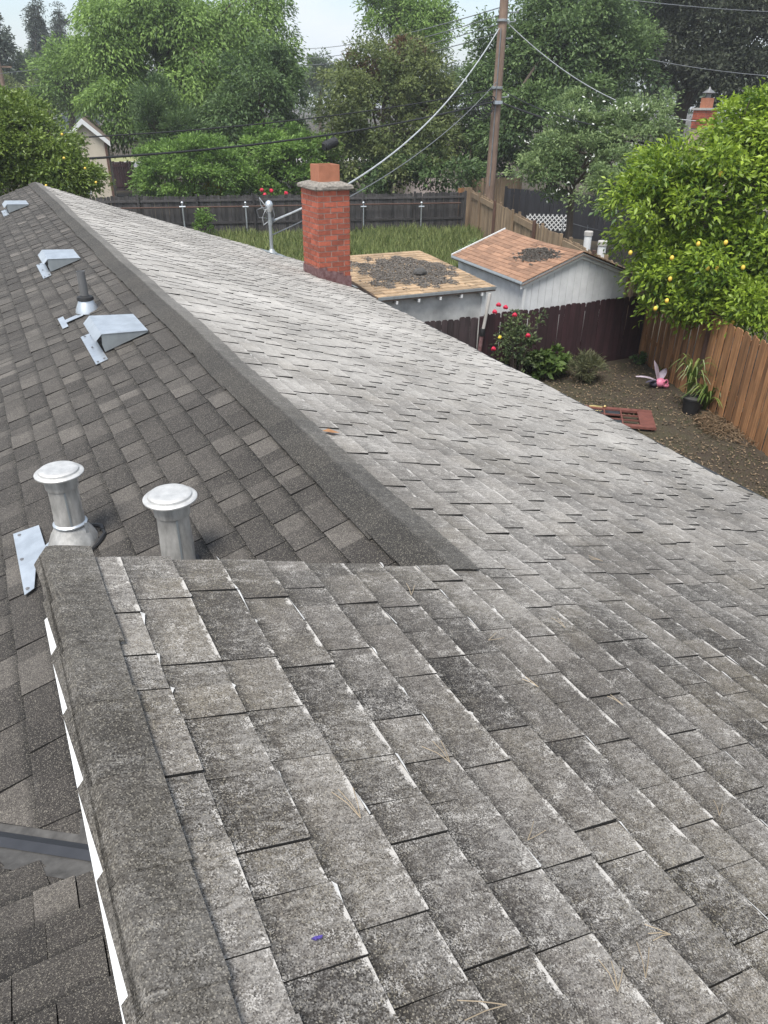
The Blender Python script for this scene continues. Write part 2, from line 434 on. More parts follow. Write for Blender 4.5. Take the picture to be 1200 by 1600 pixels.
def crown_px(cx, cy, w, h, d, depth=.9):
    p = H(cx, cy, d); w_ = (p - CAM) @ _f
    rx = w / 2 * w_ / F_PX; rz = h / 2 * w_ / F_PX
    return (p, np.array([rx, rx * depth, rz]))
def clumps(ells, n, seed, shell=.45):
    """clump centres spread through the outer volume of some ellipsoids, with an uneven outline"""
    g = np.random.default_rng(seed)
    vol = np.array([e[1].prod() ** .8 for e in ells]); k = g.choice(len(ells), n, p=vol / vol.sum())
    d = unit(g.normal(size=(n, 3))); d[:, 2] = np.abs(d[:, 2]) * np.where(g.random(n) < .30, -1, 1)
    r = (shell + (1 - shell) * g.random(n) ** .6)
    lump = 1 + .16 * np.sin(d[:, 0] * 4.1 + seed) * np.cos(d[:, 1] * 3.7 + 2 * seed) + .12 * np.sin(d[:, 2] * 6 + d[:, 0] * 5 + seed)
    c = np.array([e[0] for e in ells])[k]; R = np.array([e[1] for e in ells])[k]
    return c + d * R * (r * lump)[:, None], d
def foliage(name, parent, ells, ncl, per, rcl, leaf, mat, seed, droop=.3, flat=.9, aspect=.45, spread=1.0, shell=.45, tonev=.35):
    g = np.random.default_rng(seed + 100)
    cc, dd = clumps(ells, ncl, seed, shell)
    n = ncl * per
    k = np.repeat(np.arange(ncl), per)
    rc = rcl * g.uniform(.55, 1.35, ncl)
    o = g.normal(size=(n, 3)) * .55
    o[:, 2] *= flat
    # each clump is a spray: its leaves sit on a dome-like shell with the weight on the outside
    o = unit(o) * (np.linalg.norm(o, axis=1, keepdims=True) ** .6) * .8
    o[:, 2] = np.where(g.random(n) < .55, np.abs(o[:, 2]), o[:, 2])
    o[:, 2] = o[:, 2] * flat - droop * .5 * (o[:, 0] ** 2 + o[:, 1] ** 2)
    c = cc[k] + o * rc[k][:, None] * spread
    ax = unit(o) * .8 + dd[k] * .5 + g.normal(size=(n, 3)) * .45; ax[:, 2] -= droop
    nm = g.normal(size=(n, 3)) * .55 + np.array([0, 0, .9]) + dd[k] * .35
    ct = g.random(ncl)
    tone = .5 + tonev * (ct[k] - .5) * 1.4 + g.normal(size=n) * .2 + o[:, 2] * .15
    ln = leaf * g.uniform(.6, 1.35, n)
    return leaf_mesh(name, c, ax, nm, ln, ln * aspect * g.uniform(.8, 1.2, n), mat, parent, tone), cc
def trunk(parent, base, top, r, targets, seed, nb=12):
    g = random.Random(seed)
    m = MB()
    base = np.array(base, float); top = np.array(top, float)
    pts = [base + (top - base) * t + np.array([g.uniform(-.12, .12), g.uniform(-.12, .12), 0]) * (t > 0) * (t < 1) for t in (0, .25, .5, .75, 1)]
    m.tube(pts, [r * 1.25, r, r * .85, r * .65, r * .4], 9)
    sel = [targets[i] for i in g.sample(range(len(targets)), min(nb, len(targets)))]
    for q in sel:
        t = g.uniform(.45, .95); s0 = base + (top - base) * t
        mid = (s0 + q) / 2 + np.array([0, 0, .12 * np.linalg.norm(q - s0)])
        m.tube([s0, mid, q], [r * .38, r * .25, r * .08], 6)
    return m.build('trunk', M_BARK, parent, True)
def tree(name, label, cat, ells, ncl, per, rcl, leaf, mat, seed, trunk_r=.2, group=None, base=None, extra=None, nb=12, **kw):
    c0 = ells[0][0]
    b = np.array([c0[0], c0[1], 0.0]) if base is None else np.array(base, float)
    t = thing(name, label, cat, b, group)
    cr, cc = foliage('crown', t, ells, ncl, per, rcl, leaf, mat, seed, **kw)
    if extra:
        for (e2, ncl2, per2, mat2) in extra:
            foliage('crown', t, e2, ncl2, per2, rcl * .8, leaf, mat2, seed + 50, **kw)
    top = c0 + np.array([0, 0, ells[0][1][2] * .35])
    trunk(t, b, top, trunk_r, cc, seed, nb)
    return t

# ------------------------------------------------------------------ roof geometry
HR, SL = 1.1, .325                          # camera above the upper ridge plane; roof pitch
TH = math.atan(SL); CT, ST = math.cos(TH), math.sin(TH)
X0, Z0 = -.02, ZC - HR + SL * .02           # upper (near) ridge
XR = 1.285; ZR = ZC - HR - SL * XR          # long (far) ridge
Y_RAKE = 1.92; Y_FAR = 17.9; Y_NEAR = -2.6
EXP = .147
def zR(x): return ZC - HR - SL * x
def zL(x): return ZR - SL * (XR - x)
def x_eave(y): return 4.94 + .0965 * y
def y_far(x): return Y_FAR - .28 * max(0, x - XR)
YV = 1.55                                   # valley: y = YV - x
def zW(y): return ZR - SL * (XR - YV + y)
def wob(x, y):
    return .010 * math.sin(1.1 * y + .7 * x) * math.cos(.6 * x - .35 * y + 1) + .006 * math.sin(3.1 * y + 2.2 * x)
def PL(px, py):
    r = ray(px, py); n = np.array([-SL, 0, 1.0]); t = (ZR - SL * XR - ZC) / (r @ n); return CAM + r * t
def PR(px, py):
    r = ray(px, py); n = np.array([SL, 0, 1.0]); return CAM + r * (-HR / (r @ n))

house = thing('house', 'single-storey house whose dark grey shingle roof fills the foreground', 'house', (2.0, 8.0, 0))

# frames: (u along the course, v down the slope, w out of the roof) -> world
def fr_right(u, v, w):
    x = X0 + v * CT; return (x + w * ST, u, Z0 - v * ST + w * CT + wob(x, u))
def fr_left(u, v, w):
    x = XR - v * CT; return (x - w * ST, u, ZR - v * ST + w * CT + wob(x, u) * .6)
YW0 = -.9                                   # wing ridge
def fr_wing(u, v, w):
    y = YW0 + v * CT; return (u, y + w * ST, zW(YW0) - v * ST + w * CT)

SHB = []                                    # every shingle: (verts8, tone, dust, pxarea, white slivers)
def course_run(fr, u0, u1, v, clampf, dust, tonebias, seed, flip, vmin=0.012):
    g = random.Random(seed)
    u = u0 - g.uniform(0, .3); tooth = g.random() < .5
    lastt = None
    while u < u1:
        wdt = g.uniform(.10, .24) if tooth else g.uniform(.08, .19)
        a, b = max(u, u0), min(u + wdt, u1)
        u += wdt
        t = ((g.uniform(.0085, .0115) if g.random() < (.9 if flip else .65) else g.uniform(.0060, .0072)) if tooth else g.uniform(.0044, .0054))
        if not flip and a > 2.2 and tooth: t = g.uniform(.010, .0145)
        tooth = not tooth
        if g.random() < .08: tooth = not tooth
        if b - a < .004: continue
        va, vb = max(v - EXP - .03, vmin), v + g.uniform(-.003, .003)
        gp = (.0030 if g.random() < .85 else .001) if flip else ((.0030 if g.random() < .5 else .0008) if a < 2.2 else (.0055 if g.random() < .75 else .001))
        q = []
        for (uu, vv) in ((a, va), (b, va), (b, vb), (a, vb)):
            q.append(clampf(uu + (gp if uu == a else -.0008), vv))
        if any(c is None for c in q): continue
        (p0, p1, p2, p3) = q
        if abs(p3[0] - p2[0]) < .003 and abs(p0[0] - p1[0]) < .003: continue
        if abs(p0[1] - p3[1]) < .02: continue
        lift = g.uniform(0, .004) if g.random() < .25 else 0
        bot = [fr(*p0, -.004), fr(*p1, -.004), fr(p2[0], p2[1], -.002), fr(p3[0], p3[1], -.002)]
        top = [fr(*p0, .0), fr(*p1, .0), fr(p2[0], p2[1], t + lift), fr(p3[0], p3[1], t + lift * g.random())]
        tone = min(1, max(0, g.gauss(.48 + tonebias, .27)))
        sl = []
        if dust and dust > .5 and g.random() < (.26 if b < 1.2 else .40):
            L = min(b - a, g.uniform(.018, .075)); wd = g.uniform(.003, .010)
            uu0 = p2[0] if g.random() < .6 else p3[0]; sg = -1 if uu0 == p2[0] else 1
            if g.random() < .3: wd *= .6; L *= 1.8
            wz = .0105
            sl = [fr(uu0, p2[1] - .002, wz), fr(uu0 + sg * L, p2[1] - .002, wz - .002), fr(uu0 + sg * L * g.uniform(.2, .5), p2[1] + wd * .7, wz - .002), fr(uu0 + sg * g.uniform(0, .01), p2[1] + wd, wz - .002)]
        SHB.append((bot, top, tone, dust, sl, flip))

# right slope (dusty): the upper part reaches the near ridge, the rest stops at the long ridge
VR_FAR = (XR - X0) / CT
VEMAX = (x_eave(17) - X0) / CT
def cl_right(u, v):
    x = X0 + v * CT
    xe = x_eave(u)
    if x > xe + EXP: return None
    if x > xe: v = (xe - X0) / CT
    return (min(u, y_far(x)), v)
i = 0
v = .042
while v < VEMAX + .1:
    if v < VR_FAR + .05:
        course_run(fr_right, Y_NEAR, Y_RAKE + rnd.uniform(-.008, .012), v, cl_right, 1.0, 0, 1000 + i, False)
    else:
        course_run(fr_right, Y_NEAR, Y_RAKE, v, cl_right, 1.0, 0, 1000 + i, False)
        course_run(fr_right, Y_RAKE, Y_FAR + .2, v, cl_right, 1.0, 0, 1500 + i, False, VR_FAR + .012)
    v += EXP; i += 1
# left slope: clean, and shade for this side is put into its lowered tone
def cl_left(u, v):
    x = XR - v * CT
    return (max(u, YV - x + .075) if x < .3 else u, v)
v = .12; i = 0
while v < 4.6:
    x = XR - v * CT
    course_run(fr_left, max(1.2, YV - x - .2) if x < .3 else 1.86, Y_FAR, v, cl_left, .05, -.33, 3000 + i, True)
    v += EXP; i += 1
# wing slope facing away from the camera
def cl_wing(u, v):
    y = YW0 + v * CT
    return (min(u, YV - y - .075, -.03), v)
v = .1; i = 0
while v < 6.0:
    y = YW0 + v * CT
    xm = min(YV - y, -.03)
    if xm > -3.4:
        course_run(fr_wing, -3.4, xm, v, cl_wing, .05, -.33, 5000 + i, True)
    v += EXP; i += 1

def pxarea(top):
    try:
        P = np.array(top); d = (P - CAM) @ _f
        if d.min() < .15: return 0
        xy = np.array([proj(p) for p in P])
        c = xy.mean(0)
        if not (-20 < c[0] < 1220 and -20 < c[1] < 1620): return 0
        x, y = xy[:, 0], xy[:, 1]
        return abs(np.dot(x, np.roll(y, 1)) - np.dot(y, np.roll(x, 1))) / 2
    except Exception:
        return 0
SHB = [(s, pxarea(s[1])) for s in SHB]
def hid(s):                                 # left-slope pieces that lie under the upper roof
    p = s[1][2]; return s[5] and p[0] > -.02 and p[1] < 1.95
SHB = [(s, a * (0 if hid(s) else 1)) for s, a in SHB]
SHB.sort(key=lambda q: -q[1])
def shingle_geo(lst):
    V = []; Fc = []; MI = []; tone = []; dust = []; edge = []
    for (bot, top, tn, du, sl, flip) in lst:
        b = len(V); V += bot + top
        fs = [(4, 5, 6, 7), (7, 6, 2, 3), (4, 7, 3, 0), (5, 1, 2, 6)]
        if not flip: fs = [f[::-1] for f in fs]
        Fc += [tuple(b + i for i in f) for f in fs]; MI += [0, 1, 1, 1]
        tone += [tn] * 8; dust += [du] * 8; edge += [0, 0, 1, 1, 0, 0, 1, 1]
        if sl:
            b = len(V); V += sl; Fc.append((b, b + 1, b + 2, b + 3)); MI.append(2)
            tone += [.5] * 4; dust += [1] * 4; edge += [1] * 4
    return V, Fc, MI, tone, dust, edge
def shingle_obj(name, lst, parent):
    V, Fc, MI, tone, dust, edge = shingle_geo(lst)
    m = MB(); m.v = V; m.f = Fc; m.m = MI
    c = np.mean(np.array(V), axis=0) if len(lst) == 1 else None
    return m.build(name, [M_SH, M_EDGE, M_DUST], parent, origin=c, attrs={'tone': tone, 'dust': dust, 'edge': edge})
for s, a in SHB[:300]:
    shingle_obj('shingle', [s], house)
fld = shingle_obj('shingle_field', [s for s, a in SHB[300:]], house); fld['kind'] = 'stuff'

# decks below the shingles
m = MB()
def deck(m, pts, t=.06):
    m.prism([np.array(p) - np.array([0, 0, .02]) for p in pts], (0, 0, -t), (0, 0, 0))
xe0, xe1 = x_eave(Y_NEAR), x_eave(17)
deck(m, [(X0, Y_NEAR, zR(X0)), (xe0 - .02, Y_NEAR, zR(xe0)), (x_eave(Y_RAKE) - .02, Y_RAKE - .02, zR(x_eave(Y_RAKE))), (X0, Y_RAKE - .02, zR(X0))])
xc = x_eave(16.5)
deck(m, [(XR, Y_RAKE - .02, ZR), (x_eave(Y_RAKE) - .02, Y_RAKE - .02, zR(x_eave(Y_RAKE))), (xc - .02, y_far(xc) - .02, zR(xc)), (XR, Y_FAR - .02, ZR)])
deck(m, [(XR, Y_FAR - .02, ZR), (-3.0, Y_FAR - .02, zL(-3.0)), (-3.0, YV + 3.0, zL(-3.0)), (YV - 1.2, 1.2, zL(.35)), (XR - .25, 1.86, zL(XR - .25)), (XR, 1.86, ZR)])
deck(m, [(-3.4, YW0, zW(YW0)), (X0, YW0, zW(YW0)), (X0, YV - X0, zW(YV - X0)), (-3.0, YV + 3.0, zW(YV + 3.0)), (-3.4, YV + 3.0, zW(YV + 3.0))])
m.build('roof_deck', M_UNDER, house)
# walls under the roof
def wallbox(name, lo, hi, mat): mm = MB(); mm.box(lo, hi); return mm.build(name, mat, house)
m = MB()
m.box((5.2, -2.4, 0), (5.34, 16.0, 2.5)); m.box((-2.6, 4.9, 0), (-2.46, 17.4, 2.5)); m.box((-2.46, 17.2, 0), (1.0, 17.34, 2.5)); m.box((1.0, 16.1, 0), (5.2, 16.24, 2.5)); m.box((-2.46, -2.4, 0), (5.2, -2.26, 2.5))
m.prism([(-2.5, 17.2, 2.5), (5.3, 17.2, 2.5), (XR, 17.2, ZR - .12)], (0, 0, 0), (0, .12, 0))
m.build('wall', M_STUCCO, house)
m = MB()   # raised gable under the upper roof and the short wall below the near ridge
m.prism([(.03, 0, zL(.03) - .05), (XR, 0, ZR - .1), (.03, 0, zR(.03) - .1)], (0, Y_RAKE - .12, 0), (0, Y_RAKE - .06, 0))
m.box((.02, Y_NEAR + .1, zL(0) - .4), (.08, Y_RAKE - .12, zR(.05) - .1))
m.build('upper_gable', M_WHITE, house)
# drip edge and gutter along the long eave
m = MB()
ys = np.linspace(Y_NEAR, 16.3, 30)
for a, b in zip(ys[:-1], ys[1:]):
    xa, xb = x_eave(a), x_eave(b)
    m.hexa([(xa - .01, a, zR(xa) - .13), (xa + .03, a, zR(xa) - .13), (xb + .03, b, zR(xb) - .13), (xb - .01, b, zR(xb) - .13)],
           [(xa - .01, a, zR(xa) - .03), (xa + .045, a, zR(xa) - .014), (xb + .045, b, zR(xb) - .014), (xb - .01, b, zR(xb) - .03)])
m.build('gutter', M_GUT, house)
m = MB()
for a, b in zip(ys[:-1], ys[1:]):
    xa, xb = x_eave(a), x_eave(b)
    m.hexa([(xa + .004, a, zR(xa) - .012), (xa + .024, a, zR(xa) - .012), (xb + .024, b, zR(xb) - .012), (xb + .004, b, zR(xb) - .012)],
           [(xa + .004, a, zR(xa) + .006 + wob(xa, a)), (xa + .024, a, zR(xa) + .003 + wob(xa, a)), (xb + .024, b, zR(xb) + .003 + wob(xb, b)), (xb + .004, b, zR(xb) + .006 + wob(xb, b))])
m.build('drip_edge', M_GUT, house)
m = MB()
m.prism([(XR, 0, ZR - .22), (XR, 0, ZR - .01), (-3.0, 0, zL(-3.0) - .01), (-3.0, 0, zL(-3.0) - .22)], (0, Y_FAR - .03, 0), (0, Y_FAR + .01, 0))
m.hexa([(XR + .002, Y_FAR - .04, ZR - .22), (xc, y_far(xc) - .04, zR(xc) - .22), (xc, y_far(xc), zR(xc) - .22), (XR + .002, Y_FAR, ZR - .22)],
       [(XR + .002, Y_FAR - .04, ZR - .012), (xc, y_far(xc) - .04, zR(xc) - .012), (xc, y_far(xc), zR(xc) - .012), (XR + .002, Y_FAR, ZR - .012)])
m.build('rake_board', M_WHITE, house)

# ridge caps: bent shingles lapping one another
def cap_piece(name, y0, y1, xr, zr, lr, ll, sR, sLf, t0, t1, tone, dust, seed, jl=(0, 0)):
    g = random.Random(seed)
    m = MB(); V = []
    for (y, t, j, jr) in ((y0, t0, jl[0], g.uniform(-.006, .006)), (y1, t1, jl[1], g.uniform(-.004, .004))):
        w = wob(xr, y)
        pr = []
        for k, (fx) in enumerate((-(ll + j), -(ll + j) * .5, -.022, 0, .022, (lr + jr) * .55, lr + jr)):
            if fx < 0: z = -(abs(fx) * sLf) ; 
            else: z = -(fx * sR)
            rd = -.006 * max(0, 1 - abs(fx) / .03)
            pr.append((xr + fx, y, zr + z + t + rd + w))
        V.append(pr)
    n = 7; tw = .0035
    pts = V[0] + V[1] + [(p[0], p[1], p[2] - tw) for p in V[0]] + [(p[0], p[1], p[2] - tw) for p in V[1]]
    fs = [(k, k + 1, n + k + 1, n + k) for k in range(n - 1)]
    m.add(pts, fs, 0)
    e = [(k + 1, k, 2 * n + k, 2 * n + k + 1) for k in range(n - 1)] + [(n + k, n + k + 1, 3 * n + k + 1, 3 * n + k) for k in range(n - 1)]
    e += [(0, n, 3 * n, 2 * n), (2 * n - 1, n - 1, 3 * n - 1, 4 * n - 1)]
    b = [tuple(reversed((2 * n + k, 2 * n + k + 1, 3 * n + k + 1, 3 * n + k))) for k in range(n - 1)]
    m.f += e + b; m.m += [1] * len(e) + [1] * len(b)
    nv = len(m.v)
    ed = [.5] * nv
    for k in (n - 1, 2 * n - 1): ed[k] = .9
    du_ = [dust * (.6 if (k % n) < 4 else 4.0) if dust < .2 else dust for k in range(nv)]
    return m.build(name, [M_CAP, M_CAP], house, False, origin=(xr, (y0 + y1) / 2, zr), attrs={'tone': [tone] * nv, 'dust': du_, 'edge': ed})
y = Y_RAKE - .03; k = 0
while y < Y_FAR:                           # long ridge; each cap's near end is tucked under its neighbour
    y1 = min(y + .25, Y_FAR + .02)
    cap_piece('ridge_cap', y, y1, XR, ZR + .012, .135 + rnd.uniform(-.006, .006), .135 + rnd.uniform(-.006, .006), SL, SL, .003, .013, rnd.uniform(.0, .35), .10, 7000 + k)
    y += .2; k += 1
y = Y_NEAR; k = 0
while y < Y_RAKE - .02:                    # near ridge: the left leaf bends down steeply
    y1 = min(y + .26, Y_RAKE + .03)
    a_, b_ = (.004, .022)
    cap_piece('ridge_cap', y, y1, X0 + .002, Z0 + .016,   .108 + rnd.uniform(-.006, .006), .022, SL, 1.35, .0045, .003, rnd.uniform(.65, 1.0), .42, 7500 + k, jl=(rnd.uniform(.000, .005), rnd.uniform(.015, .022)))
    y += .215; k += 1
m = MB()                                    # white metal edge that shows past the lifted caps
m.add([(X0 - .037, Y_NEAR, Z0 - .055), (X0 - .010, Y_NEAR, Z0 - .030), (X0 - .010, Y_RAKE - .21, Z0 - .030), (X0 - .040, Y_RAKE - .21, Z0 - .055)], [(0, 1, 2, 3)])
m.build('ridge_flashing', M_WHITE, house)
# valley metal
m = MB(); mr = MB()
d_ = np.array([-1, 1, -SL]); 
def vpt(x, off, w=0.0):                     # off>0: onto the left slope, off<0: onto the wing
    y = YV - x
    if off >= 0: return (x, y + off * 1.41, zL(x) + .004 + w)
    return (x, y + off * 1.41, zW(y + off * 1.41) + .004 + w)
xs = (X0 - .01, -1.5, -3.0)
for a, b in zip(xs[:-1], xs[1:]):
    m.add([vpt(a, -.10), vpt(a, 0), vpt(b, 0), vpt(b, -.10)], [(0, 1, 2, 3)])
    m.add([vpt(a, 0), vpt(a, .10), vpt(b, .10), vpt(b, 0)], [(0, 1, 2, 3)])
    mr.add([vpt(a, -.026, .004), vpt(a, 0, .022), vpt(b, 0, .022), vpt(b, -.026, .004)], [(0, 1, 2, 3)])
    mr.add([vpt(a, 0, .022), vpt(a, .026, .004), vpt(b, .026, .004), vpt(b, 0, .022)], [(0, 1, 2, 3)])
vo_ = m.build('valley_flashing', M_VALDUST, house)
mr.build('valley_rib', M_VALLEY, vo_)

# ------------------------------------------------------------------ roof vents
def roofL(x, y, w): return np.array(fr_left(y, (XR - x) / CT, w))
def dormer_vent(px, py, label):
    p = PL(px, py)                          # near lower corner of the flange
    x0, y0 = p[0], p[1]
    t = thing('roof_vent', label, 'roof vent', roofL(x0, y0, 0), 'slant-back metal vents along the ridge')
    m = MB()
    fl = [roofL(x0, y0, .017), roofL(x0 + .09, y0, .017), roofL(x0 + .09, y0 + .80, .015), roofL(x0, y0 + .80, .017)]
    m.prism(fl, (0, 0, -.004), (0, 0, 0))
    f = m.build('flange', M_GALV, t)
    mm = MB()
    for (a, b) in ((.02, .03), (.07, .04), (.035, .40), (.03, .76), (.075, .7)):
        c = roofL(x0 + a, y0 + b, .019); mm.lathe([(.009, 0), (.009, .004), (.004, .006)], c, 8)
    mm.build('nail_head', M_LEAD, f)
    # hood: open mouth downhill, top nearly level, tail flush with the roof uphill
    xa, xb, ya, yb = x0 + .10, x0 + .44, y0 + .17, y0 + .78
    hz = .135
    A0, A1 = roofL(xa, ya, .02), roofL(xa, yb, .02); B0, B1 = roofL(xb, ya, .02), roofL(xb, yb, .02)
    lip = .055
    T0 = roofL(xa, ya, .02) + np.array([-.005, 0, hz]); T1 = roofL(xa, yb, .02) + np.array([-.005, 0, hz])
    D0, D1 = B0 + np.array([.0, 0, .012]), B1 + np.array([.0, -.03, .012])
    m = MB(); m.prism([T0, D0, D1, T1], (0, 0, -.003), (0, 0, 0))
    L0, L1 = T0 + np.array([-.055, 0, -.055]), T1 + np.array([-.055, 0, -.055])
    m.prism([L0, T0, T1, L1], (0, 0, -.004), (0, 0, -.001))
    h = m.build('hood', M_GALV, t)
    for (T, D, A, sg) in ((T0, D0, A0, 1), (T1, D1, A1, -1)):
        s = MB(); s.prism([A + np.array([0, 0, -.004]), D + np.array([0, 0, -.014]), D + np.array([0, 0, -.003]), T + np.array([0, 0, -.003]), A + np.array([-.012, 0, .055])], (0, sg * .004, 0), (0, sg * .007, 0)); s.build('side_panel', M_GALVD, t)
    s = MB(); s.prism([roofL(xa + .03, ya + .01, .02), roofL(xa + .03, yb - .01, .02), roofL(xa + .03, yb - .01, .10), roofL(xa + .03, ya + .01, .10)], (0, 0, 0), (.004, 0, 0))
    s.build('screen', M_RUBBER, t)
dormer_vent(152, 573, 'slant-back metal roof vent between the dark vent pipe and the two flue vents')
dormer_vent(69, 437, 'slant-back metal roof vent in the middle of three, just past the dark vent pipe')
dormer_vent(7, 340, 'slant-back metal roof vent nearest the far gable end of the roof')

def flue_vent(x, y, top_z, label, flash, tag_plate):
    b = roofL(x, y, 0); z0 = b[2]
    t = thing('flue_vent', label, 'flue vent', b, 'round capped flue vents by the near ridge')
    hh = top_z - z0
    m = MB(); m.lathe([(.069, -.1), (.069, hh * .42), (.067, hh * .42 + .01), (.066, hh - .09)], (x, y, z0), 36)
    pp = m.build('pipe', M_ALU, t, True)
    m = MB(); m.lathe([(.0895, 0), (.0895, hh - .16)], (x + .002, y - .001, z0), 4)
    m = MB(); m.lathe([(.066, hh - .10), (.073, hh - .097), (.075, hh - .05), (.072, hh - .042)], (x, y, z0), 36)
    m.build('collar', M_ALU, t, True)
    m = MB(); m.lathe([(.070, hh - .045), (.101, hh - .034), (.108, hh - .030), (.109, hh - .024), (.105, hh - .020), (.090, hh - .017), (.088, hh - .008), (.082, hh - .003), (.070, hh), (.046, hh - .002), (.001, hh - .003)], (x, y, z0), 44)
    m.build('cap', M_CAPW, t, True)
    if flash:
        m = MB(); m.lathe([(.135, .0), (.128, .02), (.100, .09), (.078, .125), (.074, .135)], (x, y, z0 - .01), 40)
        m.build('flashing_cone', M_ALU, t, True)
        m = MB(); m.lathe([(.070, .135), (.079, .132), (.079, .140), (.071, .147)], (x, y, z0), 36); 
        m.box((x + .055, y - .092, z0 + .11), (x + .068, y - .084, z0 + .165))
        m.build('storm_collar', M_GALV, t, True)
    m = MB(); gg = random.Random(int(x * 1000))
    rr_ = .142 if flash else .084
    ang_ = np.linspace(0, 2 * math.pi, 25)
    m.tube([roofL(x + (rr_ + gg.uniform(-.006, .008)) * math.cos(a), y + (rr_ + gg.uniform(-.006, .008)) * math.sin(a), .014 + gg.uniform(-.003, .003)) for a in ang_], [gg.uniform(.006, .013) for a in ang_], 6)
    m.build('sealant_bead', M_RUBBER, t, True)
    m = MB(); m.box((x - .004, y - .0715, z0 + .02), (x + .004, y - .0650, z0 + hh - .10)); m.build('seam', M_GALVD, t)
    if tag_plate:
        q = [PL(*c) for c in ((22, 840), (62, 826), (72, 858), (85, 846), (85, 885), (58, 885), (55, 925), (40, 936))]
        m = MB(); m.prism([c + np.array([0, 0, .022]) for c in q], (0, 0, -.003), (0, 0, 0))
        pl = m.build('flange', M_GALV, t)
        mm = MB()
        for c in ((32, 842), (45, 926), (36, 880)):
            e = PL(*c); mm.lathe([(.009, 0), (.009, .004), (.004, .005)], (e[0], e[1], e[2] + .022), 8)
        mm.build('nail_head', M_LEAD, pl)
    return t
b1 = PL(118, 852)
flue_vent(b1[0], b1[1], Zat(88, 731, b1[0], b1[1]), 'weathered metal flue vent with conical flashing and a square metal flange beside it', True, True)
b2 = PL(283, 893)
flue_vent(b2[0], b2[1], Zat(254, 770, b2[0], b2[1]), 'weathered metal flue vent rising behind the upper roof edge, peeling white paint on its pipe', False, False)

b3 = PL(137, 487)
t = thing('vent_pipe', 'small dark plumbing vent pipe with crumpled metal boot and flange', 'vent pipe', roofL(b3[0], b3[1], 0))
zz = roofL(b3[0], b3[1], 0)[2]
m = MB(); m.lathe([(.036, 0), (.036, .36), (.031, .36), (.031, .30)], (b3[0], b3[1], zz), 20); m.build('pipe', M_LEAD, t, True)
m = MB(); m.lathe([(.105, .0), (.098, .03), (.07, .09), (.058, .12)], (b3[0], b3[1], zz), 16); m.build('metal_boot', M_GALV, t, True)
m = MB(); m.lathe([(.060, .10), (.075, .112), (.070, .135), (.038, .15)], (b3[0], b3[1], zz), 20); m.build('rubber_collar', M_RUBBER, t, True)
q = [roofL(b3[0] + a, b3[1] + b, .02) for a, b in ((-.10, -.06), (-.06, -.02), (-.20, -.02), (-.20, .10), (-.25, .10), (-.25, -.26), (-.20, -.26), (-.20, -.10))]
m = MB()
for (a, b, c, d) in ((-.25, -.20, -.26, .12), (-.20, -.05, -.12, -.02)):
    m.prism([roofL(b3[0] + a, b3[1] + c, .02), roofL(b3[0] + b, b3[1] + c, .02), roofL(b3[0] + b, b3[1] + d, .02), roofL(b3[0] + a, b3[1] + d, .02)], (0, 0, -.003), (0, 0, 0))
m.build('flange', M_GALV, t)

# ------------------------------------------------------------------ chimney
CX0, CX1, CY0, CY1, CZT = 5.51, 6.15, 13.1, 13.86, 4.02
t = thing('chimney', 'red brick chimney with mortar crown and clay flue on the roof edge', 'chimney', (5.83, 13.48, zR(5.83)))
m = MB(); zb = zR(CX1) - .25
m.box((CX0 + .008, CY0 + .008, zb), (CX1 - .008, CY1 - .008, CZT)); m.build('mortar_core', M_MORTAR, t)
CH = .0945; BH = .075
def brick_mesh(l, w, h):
    mm = MB(); e = .004
    mm.hexa([(-l / 2, -w / 2, 0), (l / 2, -w / 2, 0), (l / 2, w / 2, 0), (-l / 2, w / 2, 0)], [(-l / 2, -w / 2, h), (l / 2, -w / 2, h), (l / 2, w / 2, h), (-l / 2, w / 2, h)])
    me = bpy.data.meshes.new('brick'); me.from_pydata(mm.v, [], mm.f); me.materials.append(M_BRICK)
    return me
BM = {}
def brick(l, c, rot):
    key = round(l, 3)
    if key not in BM: BM[key] = brick_mesh(l, .045, BH)
    j = lambda s: rnd.uniform(-s, s)
    inst('brick', BM[key], t, (c[0] + (j(.002) if rot else 0), c[1] + (0 if rot else j(.002)), c[2] + j(.002)), rot=(0, j(.006), (math.pi / 2 if rot else 0) + j(.006)))
def brick_row(z, row):
    for face in range(4):
        L = (CX1 - CX0) if face < 2 else (CY1 - CY0)
        U = L / 2.5 if face < 2 else L / 3.0
        off = (0 if row % 2 else U / 2) if face < 2 else (U / 2 if row % 2 else 0)
        a = 0.0; cuts = [0.0]
        if off: cuts.append(off)
        while cuts[-1] + U < L - .03: cuts.append(cuts[-1] + U)
        cuts.append(L)
        for c0, c1 in zip(cuts[:-1], cuts[1:]):
            if c1 - c0 < .04: continue
            l = c1 - c0 - .020; mid = (c0 + c1) / 2
            if face == 0: brick(l, (CX0 + mid, CY0 + .020, z), False)
            elif face == 1: brick(l, (CX0 + mid, CY1 - .020, z), False)
            elif face == 2: brick(l, (CX0 + .020, CY0 + mid, z), True)
            else: brick(l, (CX1 - .020, CY0 + mid, z), True)
row = 0; z = CZT - CH
while z > zR(CX1) - .12:
    brick_row(z + .006, row); z -= CH; row += 1
